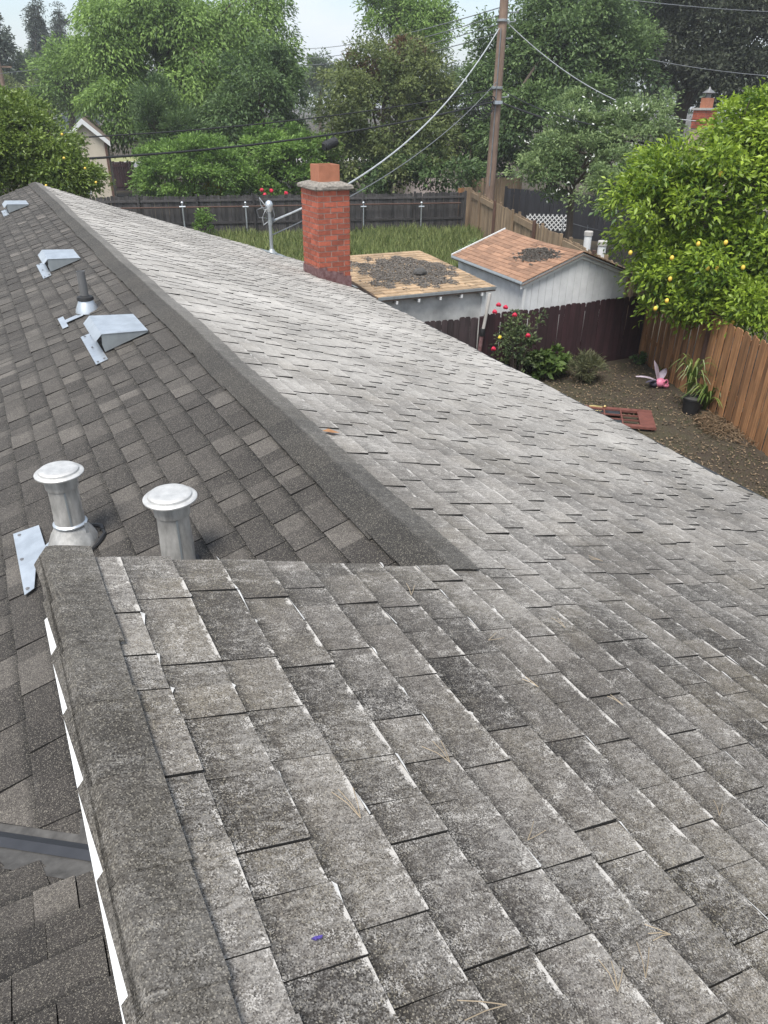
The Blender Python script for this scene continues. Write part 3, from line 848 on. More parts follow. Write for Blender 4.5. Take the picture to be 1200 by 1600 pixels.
# mortar crown, flue, flashing
m = MB()
n_ = 28
ring = []
for (ex, zz, jt) in ((.035, .0, .004), (.055, .018, .010), (.052, .06, .010), (.02, .085, .010), (-.10, .125, .008)):
    pts = []
    for k in range(n_):
        tt = k / n_ * 4; s_, f_ = int(tt), tt - int(tt)
        x0, x1, y0, y1 = CX0 - ex, CX1 + ex, CY0 - ex, CY1 + ex
        p = [(x0 + (x1 - x0) * f_, y0), (x1, y0 + (y1 - y0) * f_), (x1 - (x1 - x0) * f_, y1), (x0, y1 - (y1 - y0) * f_)][s_]
        pts.append((p[0] + rnd.uniform(-jt, jt), p[1] + rnd.uniform(-jt, jt), CZT + zz + rnd.uniform(-jt, jt) * .7))
    ring += pts
m.add(ring, [(i * n_ + k, i * n_ + (k + 1) % n_, (i + 1) * n_ + (k + 1) % n_, (i + 1) * n_ + k) for i in range(4) for k in range(n_)] + [tuple(range(n_))[::-1], tuple(range(4 * n_, 5 * n_))])
m.build('mortar_crown', M_CROWN, t)
m = MB(); fx, fy, fw, fz = 5.83, 13.46, .20, CZT + .08
zt = CZT + .40
for (lo, hi) in (((-fw, -fw), (fw, -fw + .035)), ((-fw, fw - .035), (fw, fw)), ((-fw, -fw + .035), (-fw + .035, fw - .035)), ((fw - .035, -fw + .035), (fw, fw - .035))):
    m.box((fx + lo[0], fy + lo[1], fz), (fx + hi[0], fy + hi[1], zt))
m.build('clay_flue', M_FLUE, t)
m = MB(); m.box((fx - fw + .036, fy - fw + .036, fz), (fx + fw - .036, fy + fw - .036, zt - .12)); m.build('flue_throat', M_RUBBER, t)
m = MB()
steps = 4
for k in range(steps):
    xa, xb = CX0 - .012 + (CX1 - CX0 + .024) * k / steps, CX0 - .012 + (CX1 - CX0 + .024) * (k + 1) / steps
    topz = zR(xa) + .19 - (.02 if k % 2 else 0)
    m.hexa([(xa, CY0 - .016, zR(xa) - .05), (xb, CY0 - .016, zR(xb) - .05), (xb, CY0 - .004, zR(xb) - .05), (xa, CY0 - .004, zR(xa) - .05)],
           [(xa, CY0 - .014, topz), (xb, CY0 - .014, topz - .01), (xb, CY0 - .004, topz - .01), (xa, CY0 - .004, topz)])
m.hexa([(CX0 - .016, CY0 - .012, zR(CX0) - .05), (CX0 - .004, CY0 - .012, zR(CX0) - .05), (CX0 - .004, CY1, zR(CX0) - .05), (CX0 - .016, CY1, zR(CX0) - .05)],
       [(CX0 - .014, CY0 - .012, zR(CX0) + .17), (CX0 - .004, CY0 - .012, zR(CX0) + .17), (CX0 - .004, CY1, zR(CX0) + .16), (CX0 - .014, CY1, zR(CX0) + .16)])
m.build('flashing', M_REDFL, t)
m = MB()
for ya, yb in ((CY0 - .15, CY0 + .35), (CY0 + .36, CY0 + .9)):
    m.prism([(CX1 + .01, ya, zR(CX1) + .03), (x_eave(ya) + .05, ya, zR(x_eave(ya)) + .018), (x_eave(yb) + .05, yb, zR(x_eave(yb)) + .018), (CX1 + .01, yb, zR(CX1) + .03)], (0, 0, -.006), (0, 0, 0))
m.build('saddle_flashing', M_GALVD, t)

# ------------------------------------------------------------------ service mast
MX, MY = 5.92, 16.1
MX, MY = PR(433, 398)[0], PR(433, 398)[1]
MX -= .12
mz = zR(MX); mt = Zat(432, 322, MX, MY)
t = thing('service_mast', 'grey metal electrical mast with round weatherhead and looped leads', 'service mast', (MX, MY, mz))
m = MB(); m.tube([(MX, MY, mz - .3), (MX, MY, mt - .05)], .038, 14); m.build('pipe', M_GALVD, t, True)
m = MB(); m.lathe([(.042, -.12), (.058, -.10), (.080, -.03), (.085, .04), (.065, .09), (.02, .12)], (MX, MY, mt), 18); m.build('weatherhead', M_GALV, t, True)
m = MB(); m.lathe([(.12, .01), (.09, .03), (.055, .08), (.042, .10)], (MX, MY, mz), 18); m.prism([fr_right(MY + a, (MX + b - X0) / CT, .016) for a, b in ((-.25, -.2), (.25, -.2), (.25, .3), (-.25, .3))], (0, 0, -.004), (0, 0, 0)); m.build('boot_flashing', M_GALVD, t, True)
zam = Zat(436, 348, MX, MY)
m = MB(); m.tube([(MX, MY, zam - .02), (MX + .09, MY + .09, zam + .01), (MX + .15, MY + .12, zam + .03)], [.03, .03, .035], 8); m.lathe([(.048, -.05), (.048, .05)], (MX, MY, zam), 12); m.build('insulator_bracket', M_GALVD, t, True)
for k, (dx, dz, e) in enumerate(((-.22, .18, .05), (-.30, -.06, .1), (-.18, -.22, .12), (.10, -.18, .1))):
    m = MB()
    m.tube([(MX - .03, MY - .03, mt - .04), (MX + dx * .6, MY - .05, mt + dz * .3), (MX + dx, MY - .04, mt + dz), (MX + dx * .8, MY + .02, mt + dz - .16), (MX + .10, MY + .08, zam + .04 + .02 * k)], .012, 6)
    m.build('lead_wire', [M_CABLEW, M_WIRE][k % 2], t, True)

# ------------------------------------------------------------------ ground
def mat_ground():
    m, nt, b, _ = newmat('ground')
    p = pos(nt)
    n1 = noise(nt, p, .35, 6, .6); n2 = noise(nt, p, 3.2, 6, .7); n3 = noise(nt, p, 28, 5, .75)
    dirt = mixc(nt, ramp(nt, n3, .3, .72), (.024, .017, .012), (.072, .052, .035))
    grass = mixc(nt, n3, (.055, .065, .022), (.125, .135, .050))
    f = ramp(nt, math_(nt, 'ADD', math_(nt, 'MULTIPLY', n2, .6), math_(nt, 'MULTIPLY', n1, .5)), .46, .66)
    c = mixc(nt, math_(nt, 'MULTIPLY', f, .22), dirt, grass)
    nt.links.new(c, b.inputs['Base Color']); b.inputs['Roughness'].default_value = .95
    bump(nt, b, n3, .6, .03)
    return m
m = MB(); R_ = 900
m.add([(-R_, -R_, 0), (R_, -R_, 0), (R_, R_, 0), (-R_, R_, 0)], [(0, 1, 2, 3)])
gr = m.build('ground', mat_ground()); gr['kind'] = 'structure'
def scatter(name, poly_pts, n, ln, wd, mat, seed, label, cat, upright=0.0, zoff=.01, hz=0.0, tonec=.5):
    g = np.random.default_rng(seed)
    P = np.array(poly_pts); lo, hi = P.min(0), P.max(0)
    q = lo + (hi - lo) * g.random((int(n * 2.2), 2))
    ins = np.zeros(len(q), bool); j = len(P) - 1
    for i in range(len(P)):
        cond = ((P[i, 1] > q[:, 1]) != (P[j, 1] > q[:, 1])) & (q[:, 0] < (P[j, 0] - P[i, 0]) * (q[:, 1] - P[i, 1]) / (P[j, 1] - P[i, 1] + 1e-9) + P[i, 0])
        ins ^= cond; j = i
    q = q[ins][:n]; n = len(q)
    w = .5 + .5 * np.sin(q[:, 0] * 1.3 + 1) * np.cos(q[:, 1] * 1.7) + .35 * np.sin(q[:, 0] * 3.9 + q[:, 1] * 2.8)
    keep = g.random(n) < np.clip(w + .35, .15, 1); q = q[keep]; w = w[keep]; n = len(q)
    l = ln * g.uniform(.5, 1.4, n) * (1 if not upright else (.7 + .5 * np.clip(w, 0, 1)))
    if upright:
        ax = np.stack([g.normal(size=n) * .33, g.normal(size=n) * .33, np.ones(n)], 1)
        c = np.stack([q[:, 0], q[:, 1], zoff + l * .45], 1)
        nm = np.stack([g.normal(size=n), g.normal(size=n), np.zeros(n) + .1], 1)
    else:
        ax = np.stack([g.normal(size=n), g.normal(size=n), g.normal(size=n) * .25], 1)
        c = np.stack([q[:, 0], q[:, 1], zoff + hz * g.random(n)], 1)
        nm = np.stack([g.normal(size=n) * .3, g.normal(size=n) * .3, np.ones(n)], 1)
    o = leaf_mesh(name, c, ax, nm, l, wd * g.uniform(.7, 1.3, n), mat, None, tonec + g.normal(size=n) * .28)
    return tag(o, label, cat, kind='stuff')
scatter('long_grass', [(6.6, 17.3), (10.3, 17.0), (12.6, 16.8), (16.4, 20.0), (21.0, 31.2), (5.0, 35.0), (4.0, 24)], 52000, .42, .022, L_GRASS, 3, 'long pale green grass covering the back lawn before the dark fence', 'grass', 1.0)
scatter('leaf_litter', [(6.6, 3.0), (9.8, 3.0), (13.4, 12.5), (6.6, 12.7)], 9000, .06, .028, L_LITTER, 4, 'dry leaves and twigs strewn over the brown dirt yard', 'leaf litter', 0, .012, .03)
scatter('weeds', [(6.6, 3.0), (9.8, 3.0), (13.4, 12.5), (6.6, 12.7)], 6000, .06, .010, L_WEED, 5, 'sparse short grass growing out of the brown dirt yard', 'grass', 1.0, 0, 0, .15)

# ------------------------------------------------------------------ fences
def picket_mesh(name, w, h, t, mat, dog=True):
    c = .028 if dog else 0
    m = MB()
    prof = [(-w / 2, 0, 0), (w / 2, 0, 0), (w / 2, 0, h - c), (w / 2 - c, 0, h), (-w / 2 + c, 0, h), (-w / 2, 0, h - c)] if dog else [(-w / 2, 0, 0), (w / 2, 0, 0), (w / 2, 0, h), (-w / 2, 0, h)]
    m.prism(prof, (0, -t / 2, 0), (0, t / 2, 0))
    me = bpy.data.meshes.new(name); me.from_pydata(m.v, [], m.f); me.materials.append(mat); return me
def fence(name, label, p0, p1, h, w, gap, mat, posts=2.4, postmat=None, side=1, dog=True, seed=1, jit=.012, toprail=True, post_in=False, hvar=0.0, lean=0.0, alt=0.0, post_h=.05, rails=(.35, .88), group=None):
    g = random.Random(seed)
    p0 = np.array([*p0, 0.0]); p1 = np.array([*p1, 0.0])
    d = p1 - p0; L = np.linalg.norm(d); d /= L; nrm = np.array([-d[1], d[0], 0]) * side
    a = math.atan2(d[1], d[0])
    t = thing(name, label, 'fence', p0, group)
    vs = [picket_mesh('picket', w * k, h * hk, .018, mat, dog) for k, hk in ((1, 1), (.97, .99), (1.0, 1.007), (.94, 1.0))]
    s = w / 2; k = 0
    while s < L:
        off = alt if k % 2 else 0
        c = p0 + d * s + nrm * (g.uniform(-.004, .004) + off)
        hz = g.uniform(-jit, jit) - .02 + hvar * math.sin(s * 1.3)
        inst('picket', vs[g.randrange(4)], t, (c[0], c[1], hz), rot=(lean * side + g.uniform(-.008, .008), g.uniform(-.007, .007), a + g.uniform(-.015, .015)))
        s += w + gap + g.uniform(0, gap * .6 + .001); k += 1
    pm = postmat or mat
    n = max(1, int(round(L / posts)))
    for i in range(n + 1):
        c = p0 + d * min(L, L * i / n) - nrm * (.065 if not post_in else -.065)
        m = MB(); m.box((-.045, -.045, 0), (.045, .045, h + post_h), M=Matrix.Translation(Vector(c)) @ Matrix.Rotation(a, 4, 'Z'))
        m.build('post', pm, t, origin=c)
    for zf in rails:
        c = p0 - nrm * (.035 if not post_in else -.035)
        m = MB(); m.box((0, -.019, h * zf - .045), (L, .019, h * zf + .045), M=Matrix.Translation(Vector(c)) @ Matrix.Rotation(a, 4, 'Z'))
        m.build('rail', mat if not postmat else postmat, t, origin=c)
    return t
PCOR = np.array([13.75, 12.78])             # corner where the stained fence meets the property line
ldir = np.array([21.5 - 13.75, 32.2 - 12.78]); ldir /= np.linalg.norm(ldir)
def line_pt(s): return PCOR + ldir * s
# back fence, weathered and dark
B0, B1 = G(120, 308, 1.75)[:2], G(727, 300, 1.75)[:2]
fence('board_fence', 'weathered dark grey board fence across the far end of the lawn', B1, B0, 1.76, .145, .003, M_GREYW, 2.6, side=-1, dog=True, seed=21, jit=.03, hvar=.01)
# galvanised chain-link frame in front of it
t = thing('pipe_fence_frame', 'galvanised pipe posts with brown top rail before the dark back fence', 'fence frame', (*G(287, 360), ))
for px in (287, 385, 568, 658):
    _t = np.cross(ray(px, 340), (0, 0, 1.0))[:2]
    _q = B0 - np.array([.05, .2]); _d = B1 - B0; _s = -(_t @ _q) / (_t @ _d); b = np.array([*(_q + _d * _s), 0.0])
    n_back = np.array([B1[1] - B0[1], B0[0] - B1[0]]); n_back /= np.linalg.norm(n_back)
    zt = Zat(px, 317, b[0], b[1])
    m = MB(); m.tube([(b[0], b[1], 0), (b[0], b[1], zt)], .032, 10)
    pst_ = m.build('post', M_GALV, t, True)
    m = MB(); dd = (B1 - B0) / np.linalg.norm(B1 - B0)
    m.tube([(b[0] - dd[0] * .13, b[1] - dd[1] * .13, zt - .16), (b[0] + dd[0] * .13, b[1] + dd[1] * .13, zt - .16)], .04, 8); m.ico((b[0], b[1], zt), (.06, .06, .06))
    m.build('fitting', M_GALV, pst_, True)
r0, r1 = G(200, 322, 1.5), G(724, 318, 1.5)
r0 = B0 - np.array([.05, .2]); r1 = r0 + (B1 - B0) * .985
m = MB(); m.tube([(r0[0], r0[1], 1.30), (r1[0], r1[1], 1.30)], .03, 8); m.build('top_rail', M_BROWNW, t, True)
# small black roll and a stick standing by the back fence
q = G(672, 358)
t = thing('leaning_pipe', 'pale bent pipe standing against the dark back fence', 'pipe', q)
m = MB(); m.tube([q, q + np.array([.1, 0, 1.15]), q + np.array([.2, .0, 1.28]), q + np.array([.45, 0, 1.25])], .03, 8); m.build('pipe', M_CONC, t, True)
m = MB(); e = q + np.array([.38, .1, 0]); m.tube([e, e + np.array([0, 0, 1.1])], [.16, .14], 10); o_ = m.build('rolled_mat', M_RUBBER, None, True); tag(o_, 'black rolled mat standing beside the bent pipe at the back fence', 'roll')
# tan fence on the property line, beyond the sheds
fence('board_fence', 'newer tan board fence running behind the terracotta shed to the lawn corner', line_pt(.05), line_pt(20.9), 1.82, .14, .004, M_TANW, 2.9, side=1, seed=22, post_in=False, dog=False, jit=.02, rails=(.2,), postmat=None)
t = thing('fence_post', 'stout tan corner post boards where tan fence meets dark fence', 'fence post', (*line_pt(21.2), 0))
for k in range(4):
    c = line_pt(21.2) + np.array([-.16 * k, .02 * k]); m = MB(); m.box((c[0] - .075, c[1] - .02, 0), (c[0] + .075, c[1] + .02, 1.86 - .01 * k)); m.build('board', M_CEDAR if k > 1 else M_TANW, t, origin=(c[0], c[1], 0))
# cap boards on the tan fence, house side
t2 = thing('fence_trim', 'tan top boards and stout posts fixed to the tan fence', 'fence trim', (*line_pt(3), 0))
nl = np.array([-ldir[1], ldir[0]])
al = math.atan2(ldir[1], ldir[0])
for k in range(7):
    s0 = .6 + k * 2.95
    c = line_pt(s0) + nl * .09
    m = MB(); m.box((-.06, -.045, 0), (.06, .045, 1.9), M=Matrix.Translation(Vector((c[0], c[1], 0))) @ Matrix.Rotation(al, 4, 'Z')); m.build('post', M_BROWNW if k % 2 else M_TANW, t2, origin=(c[0], c[1], 0))
    if k % 2 == 1 or k == 6:
        c = line_pt(s0 + .1) + nl * .055
        m = MB(); m.box((0, -.02, 1.52), (2.7 if k < 6 else 1.9, .02, 1.74), M=Matrix.Translation(Vector((c[0], c[1], 0))) @ Matrix.Rotation(al, 4, 'Z')); m.build('top_board', M_TANW, t2, origin=(c[0], c[1], 0))
# purple-brown stained fence between yard and sheds, weathered boards at its house end
fence('board_fence', 'dark red-brown stained dog-ear fence behind the rose bush', (9.15, 12.86), PCOR, 1.52, .14, .003, M_PURP, 2.4, side=-1, seed=23, jit=.012, post_h=-.08)
fence('board_fence', 'short weathered dark brown fence run between house eave and rose bush', (5.9, 13.02), (9.0, 12.90), 1.50, .135, .004, M_MAUVEW, 2.2, side=-1, seed=24, jit=.02, post_h=-.08)
q = (9.08, 12.84)
t = thing('fence_post', 'crooked white pole with red lower half between the two dark fences', 'fence post', (*q, 0))
m = MB(); m.tube([(q[0], q[1] - .05, 1.1), (q[0] + .05, q[1] - .06, 1.45), (q[0] + .12, q[1] - .05, 1.95)], .035, 8); m.build('upper_tube', M_CONC, t, True)
m = MB(); m.tube([(q[0] - .12, q[1] - .07, 0), (q[0], q[1] - .05, 1.12)], .045, 8); m.build('lower_tube', M_REDFL, t, True)
m = MB(); m.lathe([(.055, 0), (.06, .03), (.06, .12), (.05, .15)], (q[0] - .005, q[1] - .055, 1.08), 10); m.build('coupling', M_RUBBER, t, True)
# cedar fence on the right of the yard
CE = line_pt(-11.5)
fence('board_fence', 'orange cedar board fence along the dirt yard below the lemon tree', line_pt(-.06), line_pt(-2.85), 1.8, .132, .007, M_CEDAR, 9, side=-1, seed=25, alt=.028, jit=.015, post_h=-.02, rails=(.3, .9))
fence('board_fence', 'orange cedar board fence section beside the potted strap-leaf plant', line_pt(-3.08), CE, 1.8, .132, .007, M_CEDAR, 9, side=-1, seed=26, alt=.028, jit=.02, post_h=-.02, rails=(.3, .9))
c = line_pt(-2.97) ; m = MB(); m.box((-.06, -.06, 0), (.06, .06, 1.84), M=Matrix.Translation(Vector((c[0] + .06, c[1], 0))) @ Matrix.Rotation(al, 4, 'Z'))
o_ = m.build('fence_post', M_BROWNW, None, origin=(c[0], c[1], 0)); tag(o_, 'dark brown post in the gap between two cedar fence sections', 'fence post')
a_, b_ = G(1096, 612), G(1172, 668)
m = MB(); nn = np.array([-.9, .35, 0]) * .05
m.prism([a_ + np.array([0, 0, .02]), b_ + np.array([0, 0, .02]), b_ + np.array([0, 0, .22]), a_ + np.array([0, 0, .22])], nn, nn * 1.7)
o_ = m.build('loose_plank', M_BROWNW, None); tag(o_, 'dark wooden plank lying along the foot of the cedar fence', 'plank')

# ------------------------------------------------------------------ sheds
def rot2(c, deg, p): 
    a = math.radians(deg); x, y = p[0], p[1]
    return (c[0] + x * math.cos(a) - y * math.sin(a), c[1] + x * math.sin(a) + y * math.cos(a))
def shed_shingles(parent, name, corner, rows, seed, mat, lift=.012):
    """corner(s, t) -> 3D point; s along the eave 0..1, t from eave 0 to ridge 1"""
    g = random.Random(seed)
    for r in range(rows):
        s = -g.uniform(0, .08)
        while s < 1:
            ws = g.uniform(.07, .13); a, b = max(0, s), min(1, s + ws); s += ws
            if b - a < .01: continue
            t0, t1 = r / rows, min(1.0, (r + 1.12) / rows)
            e = .0012
            z0 = np.array([0, 0, lift + g.uniform(0, .006)]); z1 = np.array([0, 0, .004])
            P = [corner(a + e, t0), corner(b - e, t0), corner(b - e, t1), corner(a + e, t1)]
            m = MB(); m.hexa([p - np.array([0, 0, .004]) for p in P], [P[0] + z0, P[1] + z0, P[2] + z1, P[3] + z1])
            m.build(name, mat, parent, origin=np.mean(P, axis=0))
# tan flat-roofed shed
S1c, S1r = (6.80, 13.22), -3.0
S1W, S1D = 2.75, 3.55
def s1(x, y, z): p = rot2(S1c, S1r, (x, y)); return np.array([p[0], p[1], z])
t = thing('shed', 'low grey shed with nearly flat tan shingle roof beside the chimney', 'shed', s1(S1W / 2, S1D / 2, 0))
def zr1(y): return 2.0 + .05 * y
m = MB(); M_ = RZ(S1c, S1r)
m.box((.16, .14, 0), (S1W - .18, .2, zr1(0) - .1), M=M_); m.build('front_wall', M_SIDING2, t)
m = MB(); m.box((.16, S1D - .2, 0), (S1W - .18, S1D - .14, zr1(S1D) - .1), M=M_); m.build('rear_wall', M_SIDING2, t)
for xx in (.16, S1W - .24):
    m = MB(); m.box((xx, .2, 0), (xx + .06, S1D - .2, 1.95), M=M_); m.build('side_wall', M_SIDING2, t)
m = MB(); m.box((S1W - .27, .09, 0), (S1W - .17, .14, 1.9), M=M_); m.build('corner_board', M_WHITE, t)
m = MB(); m.prism([s1(0, 0, zr1(0) - .09), s1(S1W, 0, zr1(0) - .09), s1(S1W, S1D, zr1(S1D) - .09), s1(0, S1D, zr1(S1D) - .09)], (0, 0, 0), (0, 0, .085)); m.build('roof', M_ROOFN, t)
for k in range(5):
    m = MB(); m.box((.4 + k * .5, -.02, 1.84), (.44 + k * .5, .14, 1.905), M=M_); m.build('rafter_end', M_WHITE, t)
m = MB(); m.box((0, -.03, zr1(0) - .05), (S1W, -.003, zr1(0) + .005), M=M_); m.build('drip_edge', M_GALVD, t)
shed_shingles(t, 'roof_shingle', lambda s, q: s1(S1W * s, S1D * q, zr1(S1D * q)), 17, 31, M_TAN)
# dark litter lying on it
def litter(name, label, cc, rr, n, zf, seed, rot):
    g = np.random.default_rng(seed)
    x = cc[0] + rr[0] * g.uniform(-1.25, 1.25, n * 3); y = cc[1] + rr[1] * g.uniform(-1.25, 1.25, n * 3)
    u, v = (x - cc[0]) / rr[0], (y - cc[1]) / rr[1]
    f_ = 1 - np.sqrt(np.abs(u) ** 2.4 + np.abs(v) ** 2.4) + .22 * np.sin(5.1 * u + seed) * np.cos(4.3 * v) + .16 * np.sin(9 * u + 7 * v + seed) + .12 * np.sin(17 * u - 11 * v)
    keep = (f_ + g.normal(size=n * 3) * .09) > .0
    x, y, f_ = x[keep][:n], y[keep][:n], f_[keep][:n]; n = len(x)
    P = np.array([zf(a, b) for a, b in zip(x, y)])
    P[:, 2] += .015 + .008 * g.random(n) * np.clip(f_ * 3, 0, 1)
    ax = g.normal(size=(n, 3)); ax[:, 2] *= .12
    nm = g.normal(size=(n, 3)) * .10 + np.array([0, 0, 1.0])
    o = leaf_mesh(name, P, ax, nm, .055 * g.uniform(.5, 1.3, n), .036, L_DRIFT, None, .45 + g.normal(size=n) * .25)
    return tag(o, label, 'leaf litter', kind='stuff')
litter('leaf_litter', 'dark drift of dead leaves on the tan shed roof', (1.45, 1.75), (1.05, 1.25), 9000, lambda x, y: s1(x, y, zr1(y)), 41, 0)
q = s1(1.62, 1.35, zr1(1.35) + .07)
m = MB(); m.ico(q, (.16, .13, .085), jit=.04); o_ = m.build('stone', M_VALDUST, None, True); tag(o_, 'round grey stone resting among leaves on the tan shed roof', 'stone')

# white gabled shed
S2c, S2r = (10.26, 13.10), -5.5
S2W, S2D = 3.02, 3.40
ZE2, ZP2 = 2.02, 2.58
def s2(x, y, z): p = rot2(S2c, S2r, (x, y)); return np.array([p[0], p[1], z])
t = thing('shed', 'white board-sided shed with sagging terracotta shingle gable roof', 'shed', s2(S2W / 2, S2D / 2, 0))
M_ = RZ(S2c, S2r)
def gz(x): return ZE2 + (ZP2 - ZE2) * (1 - abs(x - S2W / 2) / (S2W / 2))
# siding boards, each its own piece
nb_ = 15
xs_ = np.linspace(.14, S2W - .14, nb_ + 1)
for k in range(nb_):
    a, b = xs_[k] + .004, xs_[k + 1] - .004
    for yy in (.10, S2D - .12):
        m = MB(); m.prism([s2(a, yy, 0), s2(b, yy, 0), s2(b, yy, gz(b) - .08), s2(a, yy, gz(a) - .08)], (0, 0, 0), (.002, .02 + rnd.uniform(-.002, .002), 0)); m.build('siding_board', M_SIDING, t, origin=s2(a, yy, 0))
ys_ = np.linspace(.13, S2D - .13, 17)
for k in range(16):
    for xx in (.14, S2W - .16):
        m = MB(); m.box((xx, ys_[k] + .004, 0), (xx + .02, ys_[k + 1] - .004, ZE2 - .02), M=M_); m.build('siding_board', M_SIDING, t, origin=s2(xx, ys_[k], 0))
m = MB(); m.box((.17, .125, 0), (S2W - .17, S2D - .14, ZE2 - .05), M=M_); m.build('inner_frame', M_UNDER, t)
m = MB(); m.box((.09, .05, 0), (.15, .098, ZE2 - .12), M=M_); m.build('corner_board', M_WHITE, t)
m = MB(); m.box((S2W - .16, .05, 0), (S2W - .08, .098, ZE2 - .05), M=M_); m.build('corner_board', M_TANW, t)
for sd in (0, 1):                            # barge boards, roof planes
    xe_, xp_ = (0, S2W / 2) if sd == 0 else (S2W, S2W / 2)
    m = MB(); m.prism([s2(xe_, 0, ZE2 - .15), s2(xp_, 0, ZP2 - .15), s2(xp_, 0, ZP2 - .03), s2(xe_, 0, ZE2 - .03)], (0, .03, 0), (0, .055, 0)); m.build('barge_board', M_SIDING2 if sd else M_WHITE, t)
    def cor(s, q, xe_=xe_, xp_=xp_):
        x = xe_ + (xp_ - xe_) * q
        sag = -.05 * math.sin(math.pi * s) * q
        return s2(x, S2D * s, ZE2 + (ZP2 - ZE2) * q + sag)
    m = MB(); m.prism([cor(0, 0), cor(1, 0), cor(1, 1), cor(0, 1)], (0, 0, -.10 + .02), (0, 0, -.06)); m.build('roof', M_ROOFN, t)
    shed_shingles(t, 'roof_shingle', cor, 12, 51 + sd, M_TERRA)
m = MB(); m.prism([s2(-.03, 0, ZE2 - .03), s2(-.03, S2D, ZE2 - .03), s2(.0, S2D, ZE2 + .01), s2(.0, 0, ZE2 + .01)], (0, 0, -.02), (0, 0, 0)); m.build('drip_edge', M_GALVD, t)
m = MB(); m.prism([s2(0, S2D + .005, ZE2 - .06), s2(S2W / 2, S2D + .005, ZP2 - .06), s2(S2W / 2, S2D + .005, ZP2 + .035), s2(0, S2D + .005, ZE2 + .035)], (0, 0, 0), (0, .03, 0)); m.build('rear_trim', M_WHITE, t)
litter('leaf_litter', 'small dark patch of dead leaves on the terracotta shed roof', (.95, 1.05), (.32, .55), 1900, lambda x, y: s2(x, y, gz(x) - .02), 42, 0)
litter('leaf_litter', 'thin second patch of dead leaves near the terracotta shed ridge', (1.12, .62), (.14, .35), 350, lambda x, y: s2(x, y, gz(x) - .02), 43, 0)

# ------------------------------------------------------------------ behind the tan fence
fence('board_fence', 'tall black board fence of the neighbouring yard behind the lattice', G(790, 293, 1.9)[:2], (28.5, 17.5), 1.9, .16, .004, M_BLACKW, 2.6, side=-1, seed=27, dog=False)
fence('board_fence', 'brown weathered fence top showing behind the pole foot', G(762, 296, 1.6)[:2] + np.array([.2, 1.6]), G(805, 292, 1.6)[:2] + np.array([1.0, .8]), 2.0, .15, .01, M_TANW, 2.6, side=-1, seed=28)
a_ = G(823, 335, 1.0); b_ = G(892, 337, 1.0)
t = thing('lattice_panel', 'white diamond lattice panel leaning by the black fence', 'lattice', (a_[0], a_[1], 0))
Lp = np.linalg.norm((b_ - a_)[:2]); dl = (b_ - a_) / np.linalg.norm(b_ - a_); z0l, z1l = .35, 1.02
hl = z1l - z0l
for sgn in (1, -1):
    c0 = -hl
    while c0 < Lp:
        s0, s1_ = max(0, c0), min(Lp, c0 + hl)
        if s1_ - s0 > .05:
            za, zb_ = (z0l + (s0 - c0), z0l + (s1_ - c0)) if sgn == 1 else (z1l - (s0 - c0), z1l - (s1_ - c0))
            pa, pb = a_ + dl * s0, a_ + dl * s1_; m = MB()
            off = np.array([dl[1], -dl[0], 0]) * (.008 * sgn)
            m.prism([(pa[0], pa[1], za - .03), (pb[0], pb[1], zb_ - .03), (pb[0], pb[1], zb_ + .03), (pa[0], pa[1], za + .03)], off, off + np.array([dl[1], -dl[0], 0]) * .008)
            m.build('slat', M_WHITE, t, origin=(pa[0], pa[1], za))
        c0 += .20
for px, py0, py1, lb in ((916, 392, 362, 'white standing pipe beside the black fence nearer the lattice'), (939, 398, 377, 'white standing pipe beside the black fence nearer the lemon tree')):
    p = H(px, py0, 25.5 if px < 930 else 23.0); zt = Zat(px, py1, p[0], p[1])
    t = thing('standing_pipe', lb, 'pipe', (p[0], p[1], 0)); m = MB(); m.tube([(p[0], p[1], 0), (p[0], p[1], zt)], .12, 12); m.build('pipe', M_WHITE, t, True)
    m = MB(); m.lathe([(.125, zt - .12), (.14, zt - .11), (.14, zt), (.12, zt + .02)], (p[0], p[1], 0), 12); m.build('end_cap', M_CONC, t, True)
p = G(880, 345, .9); q = G(960, 365, .9)
t = thing('wire_clothesline', 'thin grey wire line with dark stakes before the black fence', 'wire', (p[0], p[1], 0))
m = MB(); m.tube([p, (p + q) / 2 - np.array([0, 0, .03]), q], .012, 5); m.build('wire', M_WIRE, t)
for k in (0, .5, 1):
    c = p + (q - p) * k; m = MB(); m.tube([(c[0], c[1], 0), (c[0], c[1], .98)], .02, 6); m.build('stake', M_WIRE, t)

# ------------------------------------------------------------------ utility pole and cables
PX, PY = 22.1, 31.4
PZT = 11.5
t = thing('utility_pole', 'tall brown wooden utility pole with cable fittings behind the tan fence corner', 'utility pole', (PX, PY, 0))
m = MB(); m.tube([(PX, PY, 0), (PX + .02, PY, 4), (PX + .03, PY, 8), (PX + .05, PY, PZT)], [.235, .22, .195, .175], 16); m.build('pole', M_POLE, t, True)
def pz(py): return Zat(770, py, PX, PY)
for zz_, r_ in ((pz(137), .235), (pz(160), .235), (pz(32), .215)):
    m = MB(); m.lathe([(r_, -.05), (r_ + .02, -.04), (r_ + .02, .04), (r_, .05)], (PX, PY, zz_), 16); m.build('band', M_GALVD, t, True)
for zz_, ln_ in ((pz(19), .5), (pz(34), .4), (pz(152), .35), (pz(60), .3)):
    m = MB(); m.tube([(PX + .2, PY - .1, zz_), (PX + .2 + ln_, PY - .12, zz_ + .02)], .025, 6); m.ico((PX + .2 + ln_, PY - .12, zz_ + .06), (.05, .05, .07)); m.build('insulator_arm', M_GALVD, t, True)
m = MB(); m.box((PX - .30, PY - .34, pz(160) - .07), (PX + .12, PY - .22, pz(160) + .07)); m.build('clamp_plate', M_GALV, t)
m = MB()
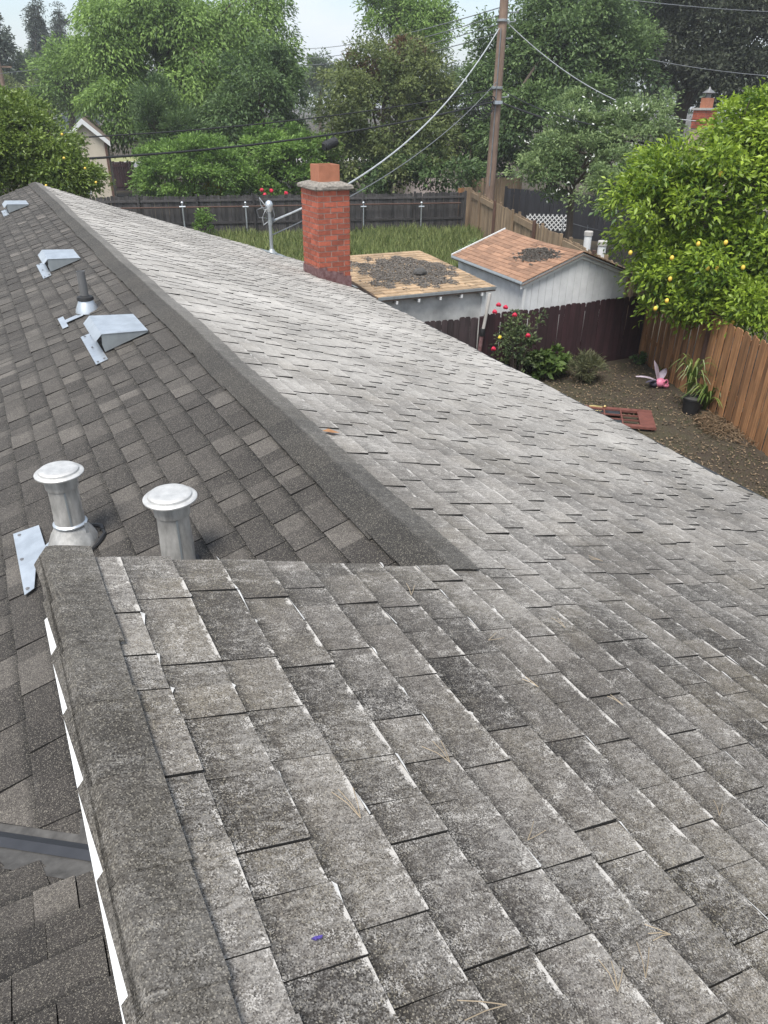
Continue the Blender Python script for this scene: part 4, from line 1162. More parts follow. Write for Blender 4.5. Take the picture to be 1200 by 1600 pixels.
for k in range(5):
    rr = .28 + .07 * k; cz_ = pz(160) - .05
    m.tube([(PX - .45 - k * .12 + rr * math.cos(a), PY - .25, cz_ + .3 * math.sin(a) - .08 * k) for a in np.linspace(0, 5.4, 14)], .022, 5)
m.build('coiled_lead', M_CABLE, t)
m = MB(); m.tube([(PX - .17, PY - .2, pz(290)), (PX - .16, PY - .19, pz(45))], .025, 6); m.build('conduit', M_WIRE, t)

def catenary(a, b, sag, n=26):
    a = np.array(a, float); b = np.array(b, float); ts = np.linspace(0, 1, n)
    return [a + (b - a) * s - np.array([0, 0, sag * 4 * s * (1 - s)]) for s in ts]
def cable(name, label, a, b, sag, r, mat, group=None):
    m = MB(); m.tube(catenary(a, b, sag), r, 6); o = m.build(name, mat, None, True); return tag(o, label, 'cable', group)
mast_pt = (MX + .15, MY + .12, zam + .03)
cable('service_cable', 'thick pale twisted service cable from pole to roof mast', mast_pt, (PX - .2, PY - .1, pz(45)), 1.0, .024, M_CABLEW)
cable('phone_wire', 'thin grey wire hanging below the pale service cable', (MX + .05, MY, zam - .25), (PX - .2, PY - .2, pz(128)), .55, .014, M_WIRE)
cable('phone_wire', 'thin dark wire sagging from the pole behind the chimney to the grass', G(700, 345, .9), (PX - .2, PY - .2, pz(135)), .4, .012, M_WIRE) if False else None
eL = H(-60, 262, 24); eL2 = H(-60, 224, 30)
def thru(a, px, py, d): return H(px, py, d)
cable('black_cable', 'thick black cable running from the pole past the chimney', (PX - .2, PY - .2, pz(158)), H(-40, 256, 24), .45, .036, M_CABLE)
cable('black_cable', 'thinner black cable running above the thick one from the pole', (PX - .2, PY - .2, pz(139)), H(-40, 222, 27), .35, .024, M_CABLE)
cable('black_cable', 'thick black cable from the pole towards the lemon tree', (PX + .2, PY - .1, pz(160)), H(1240, 255, 26), .35, .04, M_CABLE)
cable('black_cable', 'thin dark cable from the pole to the pale shrubby tree', (PX + .2, PY - .1, pz(140)), H(930, 196, 27), .15, .018, M_CABLE)
cable('white_cable', 'pale service cable from the pole down to the house right of it', (PX + .2, PY, pz(33)), H(1105, 190, 42), .9, .022, M_CABLEW)
cable('line_wire', 'thin power wire crossing the top of the dark oak tree', H(780, -30, 38), H(1300, 20, 60), .3, .02, M_WIRE)
cable('line_wire', 'thin wire crossing the middle of the dark oak tree', H(1010, 92, 44), H(1300, 122, 50), .2, .018, M_WIRE)
FP = H(388, 90, 95)
zf_ = [Zat(388, q_, FP[0], FP[1]) for q_ in (66, 82, 92, 104)]
for k, (py_, zz_, nm) in enumerate(((12, zf_[0], 'topmost'), (24, zf_[1], 'second'), (38, zf_[2], 'third'), (52, zf_[3], 'lowest'))):
    cable('line_wire', nm + ' of four thin power wires between the brown pole and the distant pole', (PX - .15, PY, pz(py_)), (FP[0], FP[1], zz_), 1.0, .02, M_WIRE, 'power wires to the distant pole')
for k, (py_, lb) in enumerate(((118, 'upper thin wire crossing the far left treetops'), (140, 'lower thin wire crossing the far left treetops'))):
    cable('line_wire', lb, H(-30, py_, 70), (FP[0], FP[1], zf_[k * 3] + .6), .3, .02, M_WIRE)
m = MB(); pc = H(516, 225, 34.2)
dcab = np.array([.93, .25, .28])
m.tube([pc - dcab * .36, pc - dcab * .30, pc + dcab * .30, pc + dcab * .36], [.13, .19, .19, .13], 14)
sp = thing('splice_enclosure', 'black cylindrical splice box hanging from the thick black cable', 'splice box', pc)
m.build('body', M_RUBBER, sp, True)
m = MB(); m.tube([pc + dcab * .2, pc + dcab * .2 + np.array([0, 0, .32])], .02, 6); m.tube([pc - dcab * .2, pc - dcab * .2 + np.array([0, 0, .42])], .02, 6); m.build('hanger', M_CABLE, sp)
t = thing('utility_pole', 'distant grey pole top poking out of the green trees', 'utility pole', (FP[0], FP[1], 0))
m = MB(); m.tube([(FP[0], FP[1], 0), (FP[0], FP[1], zf_[0])], [.3, .24], 10); m.build('pole', M_POLE, t, True)
m = MB(); m.box((FP[0] - .9, FP[1] - .06, zf_[0] - .35), (FP[0] + .9, FP[1] + .06, zf_[0] - .2)); m.build('crossarm', M_POLE, t)
FP2 = H(6, 130, 75)
t = thing('utility_pole', 'distant thin pole at the far left edge before dark trees', 'utility pole', (FP2[0], FP2[1], 0))
m = MB(); zz_ = Zat(6, 85, FP2[0], FP2[1]); m.tube([(FP2[0], FP2[1], 0), (FP2[0] - .1, FP2[1], zz_)], [.22, .16], 10); m.build('pole', M_POLE, t, True)
m = MB(); m.box((FP2[0] - .8, FP2[1] - .05, zz_ - .9), (FP2[0] + .8, FP2[1] + .05, zz_ - .78)); m.build('crossarm', M_POLE, t)

# ------------------------------------------------------------------ neighbouring houses, gate, car
def gable_house(name, label, c, rot, hw, ln, ze, zp, wallm, roofm, over=.35, parts=None):
    """gable end at local y=0 facing -y, ridge along +y"""
    t = thing(name, label, 'house', (c[0], c[1], 0)); M = RZ(c, rot)
    f = lambda x, y, z: np.array(M @ Vector((float(x), float(y), float(z))))
    m = MB(); m.prism([f(-hw, 0, 0), f(hw, 0, 0), f(hw, 0, ze), f(0, 0, zp), f(-hw, 0, ze)], (0, 0, 0), f(0, ln, 0) - f(0, 0, 0)); m.build('wall', wallm, t)
    sl = (zp - ze) / hw
    for sg in (-1, 1):
        xe = sg * (hw + over); zz_ = ze - sl * over
        m = MB(); m.prism([f(0, -over, zp + .02), f(xe, -over, zz_ + .02), f(xe, ln + over, zz_ + .02), f(0, ln + over, zp + .02)], (0, 0, 0), (0, 0, .12)); r_ = m.build('roof', roofm, t)
        m = MB(); m.prism([f(0, -over - .04, zp - .10), f(xe, -over - .04, zz_ - .10), f(xe, -over - .04, zz_ + .15), f(0, -over - .04, zp + .15)], (0, 0, 0), f(0, .04, 0) - f(0, 0, 0)); m.build('barge_board', M_WHITE, r_)
    return t, f
pA = H(128, 190, 45); zA = pA[2]
pE = H(178, 223, 45)
t, f = gable_house('house', 'small beige gabled house with white barge boards behind the orange tree', (pA[0], pA[1]), -10, .98, 9, pE[2] + .12, zA, M_STUCCO, M_ROOFN, .22)
m = MB(); M_ = RZ((pA[0], pA[1]), -10); m.box((.90, -.06, 0), (1.02, -.003, pE[2]), M=M_); m.build('brick_pilaster', M_BROWNW, t)
m = MB(); m.box((-.8, -.05, 1.0), (-.1, -.002, 2.1), M=M_); w_ = m.build('window', M_WHITE, t)
m = MB(); m.box((-.72, -.07, 1.08), (-.18, -.051, 2.02), M=M_); m.build('pane', M_GLASS, w_)
# garden gate beside it
g0, g1 = G(164, 298), G(214, 298)
t = thing('garden_gate', 'dark brown board gate between the beige house and the round hedge', 'gate', g0)
gd = (g1 - g0); gl = np.linalg.norm(gd); gd /= gl
k = 0; s_ = 0
while s_ < gl:
    c = g0 + gd * (s_ + .075); m = MB(); m.box((-.072, -.012, .03), (.072, .012, 1.78 + .03 * math.sin(k * 1.7)), M=Matrix.Translation(Vector(c)) @ Matrix.Rotation(math.atan2(gd[1], gd[0]), 4, 'Z')); m.build('board', M_PURP, t, origin=c)
    s_ += .152; k += 1
m = MB(); Mg = Matrix.Translation(Vector(g0)) @ Matrix.Rotation(math.atan2(gd[1], gd[0]), 4, 'Z')
for z_ in (.3, 1.5): m.box((.5, -.05, z_ - .06), (gl - .4, -.0125, z_ + .06), M=Mg)
for x_ in (.45, gl - .45): m.box((x_ - .06, -.05, .05), (x_ + .06, -.0125, 1.7), M=Mg)
m.build('gate_frame', M_PURP, t)
# street beyond
m = MB(); a_ = G(170, 246); b_ = G(215, 246); c_ = G(215, 236); d_2 = G(150, 236)
ra, rb = np.array([-160, 62.0]), np.array([60, 78.0]); n2 = np.array([-(rb - ra)[1], (rb - ra)[0]]); n2 /= np.linalg.norm(n2)
m.add([(*ra, .006), (*rb, .006), (*(rb + n2 * 9), .006), (*(ra + n2 * 9), .006)], [(0, 1, 2, 3)]); o_ = m.build('street', M_CONC); o_['kind'] = 'structure'
m = MB(); m.add([(*(ra + n2 * 9.1), .004), (*(rb + n2 * 9.1), .004), (*(rb + n2 * 16), .004), (*(ra + n2 * 16), .004)], [(0, 1, 2, 3)])
o_ = m.build('verge', mat_plain('dry_lawn', (.26, .27, .11), .9)); o_['kind'] = 'structure'
# parked car far down the block
pc = G(86, 187); 
def car(label, c, rot):
    t = thing('parked_car', label, 'car', (c[0], c[1], 0)); M = Matrix.Translation(Vector((c[0], c[1], 0))) @ Matrix.Rotation(math.radians(rot), 4, 'Z')
    f = lambda x, y, z: np.array(M @ Vector((x, y, z)))
    m = MB()
    side = [(-2.2, .35), (2.2, .35), (2.25, .75), (1.9, .95), (.95, 1.02), (-1.7, 1.02), (-2.2, .9)]
    m.prism([f(x, -.88, z) for x, z in side], (0, 0, 0), f(0, 1.76, 0) - f(0, 0, 0)); m.build('body', M_CARP, t)
    cab = [(-1.6, 1.02), (.95, 1.02), (.35, 1.46), (-1.1, 1.46)]
    m = MB(); m.prism([f(x, -.78, z) for x, z in cab], (0, 0, 0), f(0, 1.56, 0) - f(0, 0, 0)); cb = m.build('cabin', M_GLASS, t)
    m = MB(); m.prism([f(x, -.74, z) for x, z in ((-1.1, 1.46), (.35, 1.46), (.3, 1.5), (-1.05, 1.5))], (0, 0, 0), f(0, 1.48, 0) - f(0, 0, 0)); m.build('roof_panel', M_CARP, cb)
    for x in (-1.35, 1.35):
        for y in (-.8, .8):
            m = MB(); m.tube([f(x, y - .1, .33), f(x, y + .1, .33)], .33, 16); w_ = m.build('wheel', M_TYRE, t, True)
            m = MB(); m.tube([f(x, y - .11, .33), f(x, y + .11, .33)], .2, 12); m.build('rim', M_GALV, w_, True)
    for y in (-.6, .6):
        m = MB(); m.box((2.2, y - .16, .62), (2.27, y + .16, .74), M=M); m.build('headlight', M_WHITE, t)
car('silver car parked far down the street beyond the beige house', pc, 10)
t, f = gable_house('house', 'far grey house with pale garage front beyond the parked car', G(36, 200)[:2], 20, 5, 12, 2.6, 4.2, M_STUCCO2, M_ROOFG)
t, f = gable_house('house', 'far blue-grey house front peeping between the car and the big green tree', (H(118, 168, 130)[0], H(118, 168, 130)[1]), -5, 3, 10, 3.0, 4.6, mat_plain('blue_grey_siding', (.36, .41, .47), .8), M_ROOFG)
# house on the right behind the lemon tree, with brick chimney
pc = H(1100, 185, 42); zc0 = Zat(1100, 192, pc[0], pc[1])
t, f = gable_house('house', 'neighbouring house with dark roof and brick chimney behind the lemon tree', (pc[0] + 1.2, pc[1] - 5), -40, 4.6, 11, 2.6, zc0 + .15, M_STUCCO, M_ROOFG)
tch = t
hc = np.array([pc[0], pc[1]]); ztop = Zat(1100, 172, pc[0], pc[1])
m = MB(); m.box((hc[0] - .36, hc[1] - .36, zc0 - 1.5), (hc[0] + .36, hc[1] + .36, ztop)); ck = m.build('chimney', M_MORTAR, tch)
z = ztop - .1; r_ = 0
bm2 = brick_mesh(.23, .05, .075)
while z > zc0 - .3:
    for k in range(3):
        for (dx, dy, ro) in ((-.24 + .24 * k, -.365, 0), (-.365, -.24 + .24 * k, 1)):
            inst('brick', bm2, ck, (hc[0] + dx, hc[1] + dy, z), rot=(0, 0, ro * math.pi / 2))
    z -= .092; r_ += 1
m = MB(); m.box((hc[0] - .44, hc[1] - .44, ztop), (hc[0] + .44, hc[1] + .44, ztop + .09)); m.build('chimney_crown', M_CONC, ck)
m = MB(); m.box((hc[0] - .2, hc[1] - .2, ztop + .09), (hc[0] + .2, hc[1] + .2, ztop + .5)); m.build('flue', M_FLUE, ck)
m = MB(); m.lathe([(.12, ztop + .5), (.12, ztop + .66), (.30, ztop + .70), (.06, ztop + .86), (.02, ztop + .95)], (hc[0], hc[1], 0), 16); m.build('rain_cap', M_LEAD, ck, True)
t, f = gable_house('house', 'pale pinkish house glimpsed through the trees left of the pole', (H(722, 215, 52)[0], H(722, 215, 52)[1]), -30, 3.6, 9, 3.0, 4.3, M_STUCCO2, M_ROOFG)

# ------------------------------------------------------------------ trees
D = crown_px
tree('ash_tree', 'huge bright green tree with drooping leaf sprays behind the beige house', 'tree',
     [D(275, 85, 250, 200, 54), D(165, 110, 130, 150, 52), D(215, 30, 170, 110, 56), D(390, 45, 150, 120, 55), D(330, 160, 160, 140, 51), D(205, 180, 120, 110, 50), D(430, 95, 70, 90, 55)],
     300, 340, 1.5, .25, L_ASH, 61, .42, droop=.75, aspect=.36, flat=.75, shell=.35, nb=26)
tree('dark_tree', 'dark green rounded tree in front of the big bright tree, beside its right flank', 'tree',
     [D(410, 180, 125, 190, 46), D(450, 150, 60, 120, 47), D(360, 215, 90, 120, 45)], 150, 190, .75, .19, L_DARK, 62, .25, droop=.45)
tree('podocarpus_tree', 'dark green fluffy evergreen behind the round hedge by the gate', 'tree',
     [D(248, 205, 70, 130, 46), D(282, 225, 60, 90, 45)], 110, 170, .6, .17, L_DARK, 63, .2, droop=-.15, aspect=.3)
tree('round_hedge', 'rounded mid-green shrub just behind the dark board fence', 'shrub',
     [D(300, 272, 165, 95, 41), D(350, 280, 80, 70, 40), D(250, 292, 60, 50, 41)], 260, 150, .50, .15, L_BUSH, 64, .12, droop=.1, shell=.72)
tree('bright_shrub', 'bright green spreading shrub behind the fence right of the chimney mast', 'shrub',
     [D(455, 255, 120, 100, 42), D(420, 225, 80, 60, 43), D(490, 285, 70, 60, 41), D(400, 290, 60, 50, 41)], 120, 160, .65, .18, L_BUSH, 65, .12, droop=.05, flat=.8)
tree('yellow_shrub', 'small yellow-green shrub tip between hedge and fence', 'shrub', [D(338, 300, 34, 34, 39.6)], 14, 70, .28, .12, L_YEL, 66, .03)
tree('bronze_tree', 'bronze-green tree with reddish tips left of the pole', 'tree',
     [D(600, 180, 210, 190, 44), D(560, 140, 110, 110, 45), D(660, 150, 130, 150, 45), D(540, 240, 110, 120, 43), D(650, 240, 130, 110, 42), D(700, 200, 60, 120, 44)],
     260, 170, .75, .19, L_BRONZE, 67, .25, droop=.25, nb=22, extra=[([D(556, 98, 46, 30, 45), D(630, 78, 50, 30, 45), D(600, 110, 60, 40, 44)], 26, 90, L_RED)])
tree('tall_tree', 'tall bright green tree standing against the sky above the bronze tree', 'tree',
     [D(620, 30, 110, 70, 62), D(680, 35, 70, 70, 62), D(600, 5, 80, 60, 63), D(655, 70, 90, 50, 61)], 120, 150, .95, .24, L_ASH, 68, .3, droop=.3, shell=.3, base=H(635, 60, 62) * np.array([1, 1, 0]))
tree('far_tree', 'small distant tree in the sky gap above the chimney', 'tree', [D(500, 118, 46, 50, 110), D(520, 125, 30, 34, 110), D(482, 128, 30, 26, 112)], 50, 90, 1.1, .4, L_FAR, 69, .3)
tree('tall_dark_tree', 'large dark green tree right of the pole with a lighter flank', 'tree',
     [D(885, 90, 190, 190, 47), D(950, 60, 130, 130, 49), D(800, 130, 130, 180, 46), D(860, 200, 200, 120, 44), D(760, 190, 90, 150, 45), D(820, 60, 60, 110, 48), D(985, 120, 80, 110, 47)],
     380, 190, .95, .22, mat_leaf('deep_green_leaf', (.040, .078, .031), (.180, .265, .092)), 70, .35, droop=.35, nb=24)
tree('oak_tree', 'very dark oak with black limbs in the upper right corner', 'tree',
     [D(1090, 40, 240, 150, 58), D(1180, 90, 160, 150, 57), D(1030, 100, 120, 150, 57), D(1060, 10, 180, 100, 60), D(1130, 120, 140, 90, 56), D(1260, 20, 200, 200, 60)],
     400, 180, 1.15, .26, L_OAK, 71, .5, droop=.15, nb=30, shell=.4)
tree('pale_shrub_tree', 'pale grey-green shrubby tree with white blossom behind the tan fence', 'tree',
     [D(900, 240, 170, 140, 31), D(985, 220, 130, 130, 31), D(850, 280, 110, 80, 30), D(970, 290, 150, 90, 29), D(1010, 180, 90, 60, 32)],
     190, 170, .48, .13, L_PALE, 72, .14, droop=.1, flat=.8, extra=[([D(900, 235, 190, 150, 30.4), D(985, 210, 130, 120, 30.4)], 60, 5, M_PETW)])
tree('dark_tree', 'dark green tree filling the gap behind the pole foot', 'tree', [D(740, 240, 90, 90, 50), D(790, 250, 80, 70, 50), D(560, 250, 160, 90, 52), D(690, 272, 130, 60, 42), D(610, 275, 90, 50, 42)], 150, 150, .8, .22, L_DARK, 73, .2)
ot = tree('orange_tree', 'orange tree with small fruit beyond the far gable end', 'tree',
     [D(45, 235, 180, 130, 25), D(10, 205, 150, 110, 26), D(95, 272, 110, 70, 24), D(-40, 240, 160, 140, 25), D(40, 175, 60, 40, 26), D(100, 285, 140, 60, 24.5), D(30, 280, 140, 60, 25)], 310, 170, .42, .105, L_ORANGE, 74, .14, droop=.2)
g = random.Random(5)
for (px_, py_) in [(133, 263), (100, 247), (97, 210), (150, 285), (72, 290)]:
    p = H(px_, py_, 23.0); m = MB(); m.ico(p, (.034, .034, .034), seg=8, ring=6); m.build('orange', M_ORANGE if g.random() < .5 else M_LEMON, ot, True, origin=p)
for (cx_, w_, y0_, y1_, d_, lb) in ((57, 34, 10, 125, 125, 'taller of two distant conifers against the pale sky'), (92, 32, 20, 125, 130, 'shorter of two distant conifers against the pale sky')):
    e = []
    for k in range(9):
        s_ = k / 8; yy = y0_ + (y1_ - y0_) * (.04 + .93 * s_)
        e.append(D(cx_ + g.uniform(-3, 3), yy, w_ * (.22 + .78 * s_ ** .8), 26, d_))
    tree('conifer_tree', lb, 'conifer', e, 130, 90, 1.1, .40, L_CON, 80 + cx_, .3, droop=.3, flat=.7, aspect=.3, shell=.15, base=H(cx_, 100, d_) * np.array([1, 1, 0]))
tree('far_dark_tree', 'dark distant tree at the left edge beside a thin pole', 'tree', [D(0, 95, 46, 90, 95), D(-25, 80, 60, 110, 98)], 70, 120, 1.2, .4, L_CON, 83, .3)
tree('far_tree', 'pale green distant trees behind the orange tree at left', 'tree', [D(55, 125, 70, 60, 100), D(25, 140, 50, 50, 95)], 70, 110, 1.2, .36, L_FAR, 84, .3)
tree('mid_tree', 'mid-green tree between the conifers and the huge bright tree', 'tree', [D(105, 130, 80, 110, 75), D(130, 100, 60, 60, 78), D(80, 155, 50, 40, 74)], 100, 140, 1.1, .3, L_ASH, 85, .3, droop=.4)
tree('street_tree', 'yellowish round street tree in front of the far houses', 'tree', [D(62, 155, 46, 40, 90), D(15, 145, 40, 40, 92)], 44, 100, .8, .25, L_BRONZE, 86, .15)
# far wood that reads as one mass along the horizon
ell = []
for px_ in range(-500, 1900, 60):
    ell.append(D(px_, 150 + rnd.uniform(-14, 10), 110, 64 + rnd.uniform(-10, 24), 135 + rnd.uniform(-10, 25)))
o_, _c = foliage('far_wood', None, ell, 520, 80, 2.3, .75, L_FAR, 91, droop=.2)
tag(o_, 'hazy band of distant trees along the horizon', 'wood', kind='stuff')

# lemon tree over the cedar fence
lt = tree('lemon_tree', 'yellow-green lemon tree with ripe lemons hanging over the cedar fence', 'tree',
     [D(1085, 330, 240, 210, 17.4), D(1165, 235, 150, 150, 17.8), D(1150, 420, 180, 150, 16.8), D(1012, 330, 125, 130, 17.6), D(1060, 440, 130, 110, 17.0), D(1225, 330, 170, 300, 17.4), D(1180, 475, 110, 80, 16.2), D(1100, 400, 220, 160, 18.2), D(1040, 285, 120, 90, 17.8), D(1215, 200, 120, 130, 17.6), D(1045, 428, 90, 90, 17.2), D(1110, 480, 140, 70, 16.6), D(1175, 505, 120, 60, 16.0), D(1225, 440, 120, 170, 17.0), D(1060, 475, 90, 60, 16.8)],
     600, 105, .44, .125, L_LEMON, 75, .11, droop=.3, aspect=.42, shell=.42, base=(14.6, 10.6, 0))
for (px_, py_) in [(1091, 381), (1134, 379), (1050, 403), (1161, 418), (1106, 419), (1047, 436), (1145, 504), (1024, 482), (1126, 272), (985, 395), (1152, 537), (1120, 420), (1042, 470)]:
    p = H(px_, py_, 15.8 if py_ > 330 else 16.2)
    m = MB(); m.ico(p, (.040, .040, .049), seg=10, ring=8); m.build('lemon', M_LEMON, lt, True, origin=p)

# ------------------------------------------------------------------ plants in the yard
def bush(name, label, c, r, n, leaf, mat, seed, cat='shrub', aspect=.5, droop=.1, stems=8):
    t = thing(name, label, cat, (c[0], c[1], 0))
    cc = np.array([c[0], c[1], r[2] * .95])
    foliage('foliage', t, [(cc, np.array(r))], n, 24, min(r) * .45, leaf, mat, seed, aspect=aspect, droop=droop, shell=.3)
    g = random.Random(seed); m = MB()
    for k in range(stems):
        a = g.uniform(0, 6.28); e = np.array([c[0] + r[0] * .7 * math.cos(a), c[1] + r[1] * .7 * math.sin(a), r[2] * g.uniform(.9, 1.7)])
        m.tube([(c[0] + .05 * math.cos(a), c[1] + .05 * math.sin(a), 0), (np.array([c[0], c[1], 0]) + e) / 2 + np.array([0, 0, .15]), e], [.018, .014, .006], 5)
    m.build('stems', M_BARK, t)
    return t
rb = np.array([9.75, 12.35])
t = bush('rose_bush', 'rose bush with red blooms in front of the dark stained fence', rb, (.55, .4, .9), 70, .075, mat_leaf('rose_leaf', (.045, .075, .035), (.15, .19, .075)), 101, stems=12)
for (px_, py_) in [(773, 487), (804, 492), (825, 524), (771, 545), (779, 476), (790, 480)]:
    p = H(px_, py_, 15.2); m = MB()
    for k in range(7):
        a = k * .9; m.ico(p + np.array([.02 * math.cos(a), .02 * math.sin(a), .012 * math.sin(2 * a)]), (.034, .034, .03), seg=7, ring=5, jit=.15)
    m.build('bloom', M_ROSE, t, False, origin=p)
p = H(781, 527, 15.1); m = MB(); m.ico(p, (.04, .04, .035), jit=.2); m.build('yellow_bud', M_YELLOW, t, origin=p)
c = G(857, 592); bush('leafy_plant', 'broad-leaved green plant at the foot of the stained fence', c + np.array([0, .1, 0]), (.5, .35, .32), 44, .15, mat_leaf('broad_leaf', (.05, .095, .02), (.13, .19, .05)), 102, 'plant')
c = G(800, 585); bush('leafy_plant', 'low green plant half hidden by the roof edge below the roses', c, (.5, .3, .3), 30, .12, L_DARK, 103, 'plant')
c = G(918, 600); bush('wispy_shrub', 'dry wispy grey-green shrub beside the broad-leaved plant', c + np.array([0, .15, 0]), (.42, .36, .33), 60, .16, L_WISP, 104, 'shrub', aspect=.09, droop=-.2)
c = G(1000, 566); bush('weed_clump', 'small green weed clump in the fence corner', c + np.array([-.1, -.1, 0]), (.22, .2, .14), 16, .09, L_DARK, 105, 'plant')
c = G(1040, 590); bush('weed_clump', 'low weeds at the cedar fence behind the pink toy', c + np.array([.3, .2, 0]), (.3, .2, .12), 14, .09, L_DARK, 106, 'plant')
bush('flower_weeds', 'tall pale flowering weeds by the terracotta shed rear corner', G(738, 400, .3), (.5, .4, .5), 30, .09, L_PALE, 107, 'plant')

c = H(315, 345, 34.0); bush('fence_shrub', 'small green shrub growing against the dark back fence near the house', c, (.5, .4, .75), 40, .12, L_BUSH, 108)
c = H(742, 396, 21.5); bush('yellow_weed', 'yellowish flowering weed standing in the lawn behind the sheds', c, (.3, .3, .45), 18, .08, L_YEL, 109, 'plant')
t = bush('rose_bush', 'red-flowered bush peeping over the dark back fence left of the chimney', H(425, 300, 40.0), (1.1, .5, 1.05), 60, .12, L_BUSH, 110)
for (px_, py_) in [(409, 297), (424, 298), (447, 302), (414, 304)]:
    p = H(px_, py_, 39.3); m = MB(); m.ico(p, (.10, .10, .09), seg=8, ring=6, jit=.2); m.build('bloom', M_ROSE, t, origin=p)
def strap_plant(label, c, n, seed, r=.5, h=.5, z0=.0, mat=L_STRAP, width=.03):
    t = thing('strap_leaf_plant', label, 'plant', c)
    g = random.Random(seed)
    for k in range(n):
        a = g.uniform(0, 6.28); rr = r * g.uniform(.5, 1.1); hh = h * g.uniform(.6, 1.15)
        m = MB(); V = []; Fc = []
        d = np.array([math.cos(a), math.sin(a), 0]); sd = np.array([-d[1], d[0], 0])
        for i in range(7):
            s_ = i / 6
            p = np.array([c[0], c[1], z0]) + d * rr * s_ ** 1.2 + np.array([0, 0, hh * (1 - (1 - min(1, s_ * 1.25)) ** 2) - (.9 * hh * max(0, s_ - .45) ** 1.6)])
            w_ = width * (1 - s_ ** 2) * .5 + .003
            V += [p - sd * w_, p + np.array([0, 0, -.006]), p + sd * w_]
        for i in range(6):
            b = i * 3; Fc += [(b, b + 1, b + 4, b + 3), (b + 1, b + 2, b + 5, b + 4)]
        m.add(V, Fc)
        m.build('leaf', mat, t, True, origin=(c[0], c[1], z0), attrs={'tone': [g.random()] * len(V)})
    return t
pp_ = G(1078, 645)
t = thing('plant_pot', 'black plastic nursery pot beside the strap-leaf plant', 'plant pot', pp_)
m = MB(); m.lathe([(.15, 0), (.19, .30), (.205, .30), (.205, .33), (.185, .33), (.18, .28), (.02, .27)], pp_, 20); m.build('pot', M_RUBBER, t, True)
m = MB(); m.lathe([(.175, .275), (.12, .30), (.02, .305)], pp_, 16); m.build('soil', M_VALDUST, t, True)
strap_plant('green strap-leaf plant growing by the black pot at the cedar fence', G(1100, 640), 60, 111, .62, .62, width=.05)
strap_plant('upright strap-leaf plant growing out of the black pot', pp_ + np.array([.12, .25, 0]), 34, 112, .48, .80, .3, width=.045)
# lost pink toy with fabric wings
c = G(1030, 606)
t = thing('pink_toy', 'pink plastic toy with lilac fabric wings lying in the dirt', 'toy', c)
m = MB(); m.ico(c + np.array([0, 0, .12]), (.115, .10, .10), seg=16, ring=10); m.ico(c + np.array([.13, -.06, .05]), (.075, .06, .05), seg=12, ring=8); m.build('body', M_PINK, t, True)
m = MB(); m.tube([c + np.array([.05 + .07 * math.cos(a), -.10, .13 + .07 * math.sin(a)]) for a in np.linspace(0, 6.28, 16)], .016, 6); m.build('ring', M_PINK, t, True)
for k, (dx, dy, dz, w_) in enumerate(((-.05, .18, .42, .08), (-.45, .25, .10, .06), (.48, .28, .14, .08), (-.42, -.02, .04, .05))):
    e = np.array([dx, dy, dz]); sd = np.cross(e, (0, 0, 1.0)) ; sd = sd / (np.linalg.norm(sd) + 1e-6) * w_
    a0 = c + np.array([0, .05, .12])
    m = MB(); V = []
    for i in range(6):
        s_ = i / 5; p = a0 + e * s_ + np.array([0, 0, .05 * math.sin(3 * s_)]); ww = sd * (math.sin(math.pi * (.15 + .8 * s_)))
        V += [p - ww, p + np.array([0, 0, .02]), p + ww]
    m.add(V, [f_ for i in range(5) for f_ in ((i * 3, i * 3 + 1, i * 3 + 4, i * 3 + 3), (i * 3 + 1, i * 3 + 2, i * 3 + 5, i * 3 + 4))]); m.build('wing', M_LILAC if k != 3 else M_DKFAB, t, True)
m = MB(); m.ico(c + np.array([-.10, .08, .09]), (.11, .10, .08), seg=10, ring=7, jit=.1); m.build('dark_patch', M_DKFAB, t, True)
# old glazed door lying on the ground
A_, B_, C_ = G(1040, 683), G(1016, 648), G(918, 640)
ex = (C_ - B_); ex[2] = 0
lx = 2.0; ex = ex / np.linalg.norm(ex); ey = np.array([-ex[1], ex[0], 0]); 
if (A_ - B_) @ ey < 0: ey = -ey
wd_ = .95
t = thing('old_door', 'red-brown glazed door lying flat on the dirt', 'door', B_)
dp = lambda a, b, z: B_ + ex * a + ey * b + np.array([0, 0, z])
def dbox(name, a0, a1, b0, b1, z0, z1, mat, par): m = MB(); m.hexa([dp(a0, b0, z0), dp(a1, b0, z0), dp(a1, b1, z0), dp(a0, b1, z0)], [dp(a0, b0, z1), dp(a1, b0, z1), dp(a1, b1, z1), dp(a0, b1, z1)]); return m.build(name, mat, par)
dbox('stile', 0, lx, 0, .12, .05, .095, M_DOOR, t); dbox('stile', 0, lx, wd_ - .12, wd_, .05, .095, M_DOOR, t)
dbox('bottom_rail', 0, .28, .12, wd_ - .12, .05, .094, M_DOOR, t); dbox('top_rail', lx - .13, lx, .12, wd_ - .12, .05, .094, M_DOOR, t)
for k in range(1, 5): dbox('glazing_bar', .28 + k * (lx - .41) / 5 - .012, .28 + k * (lx - .41) / 5 + .012, .12, wd_ - .12, .055, .09, M_DOOR, t)
for k in range(1, 3): dbox('glazing_bar', .28, lx - .13, .12 + k * (wd_ - .24) / 3 - .012, .12 + k * (wd_ - .24) / 3 + .012, .057, .088, M_DOOR, t)
for k in range(5):
    for j in range(3):
        if rnd.random() < .45: dbox('pane', .28 + k * (lx - .41) / 5 + .014, .28 + (k + 1) * (lx - .41) / 5 - .014, .12 + j * (wd_ - .24) / 3 + .014, .12 + (j + 1) * (wd_ - .24) / 3 - .014, .068, .072, M_GLASS, t)
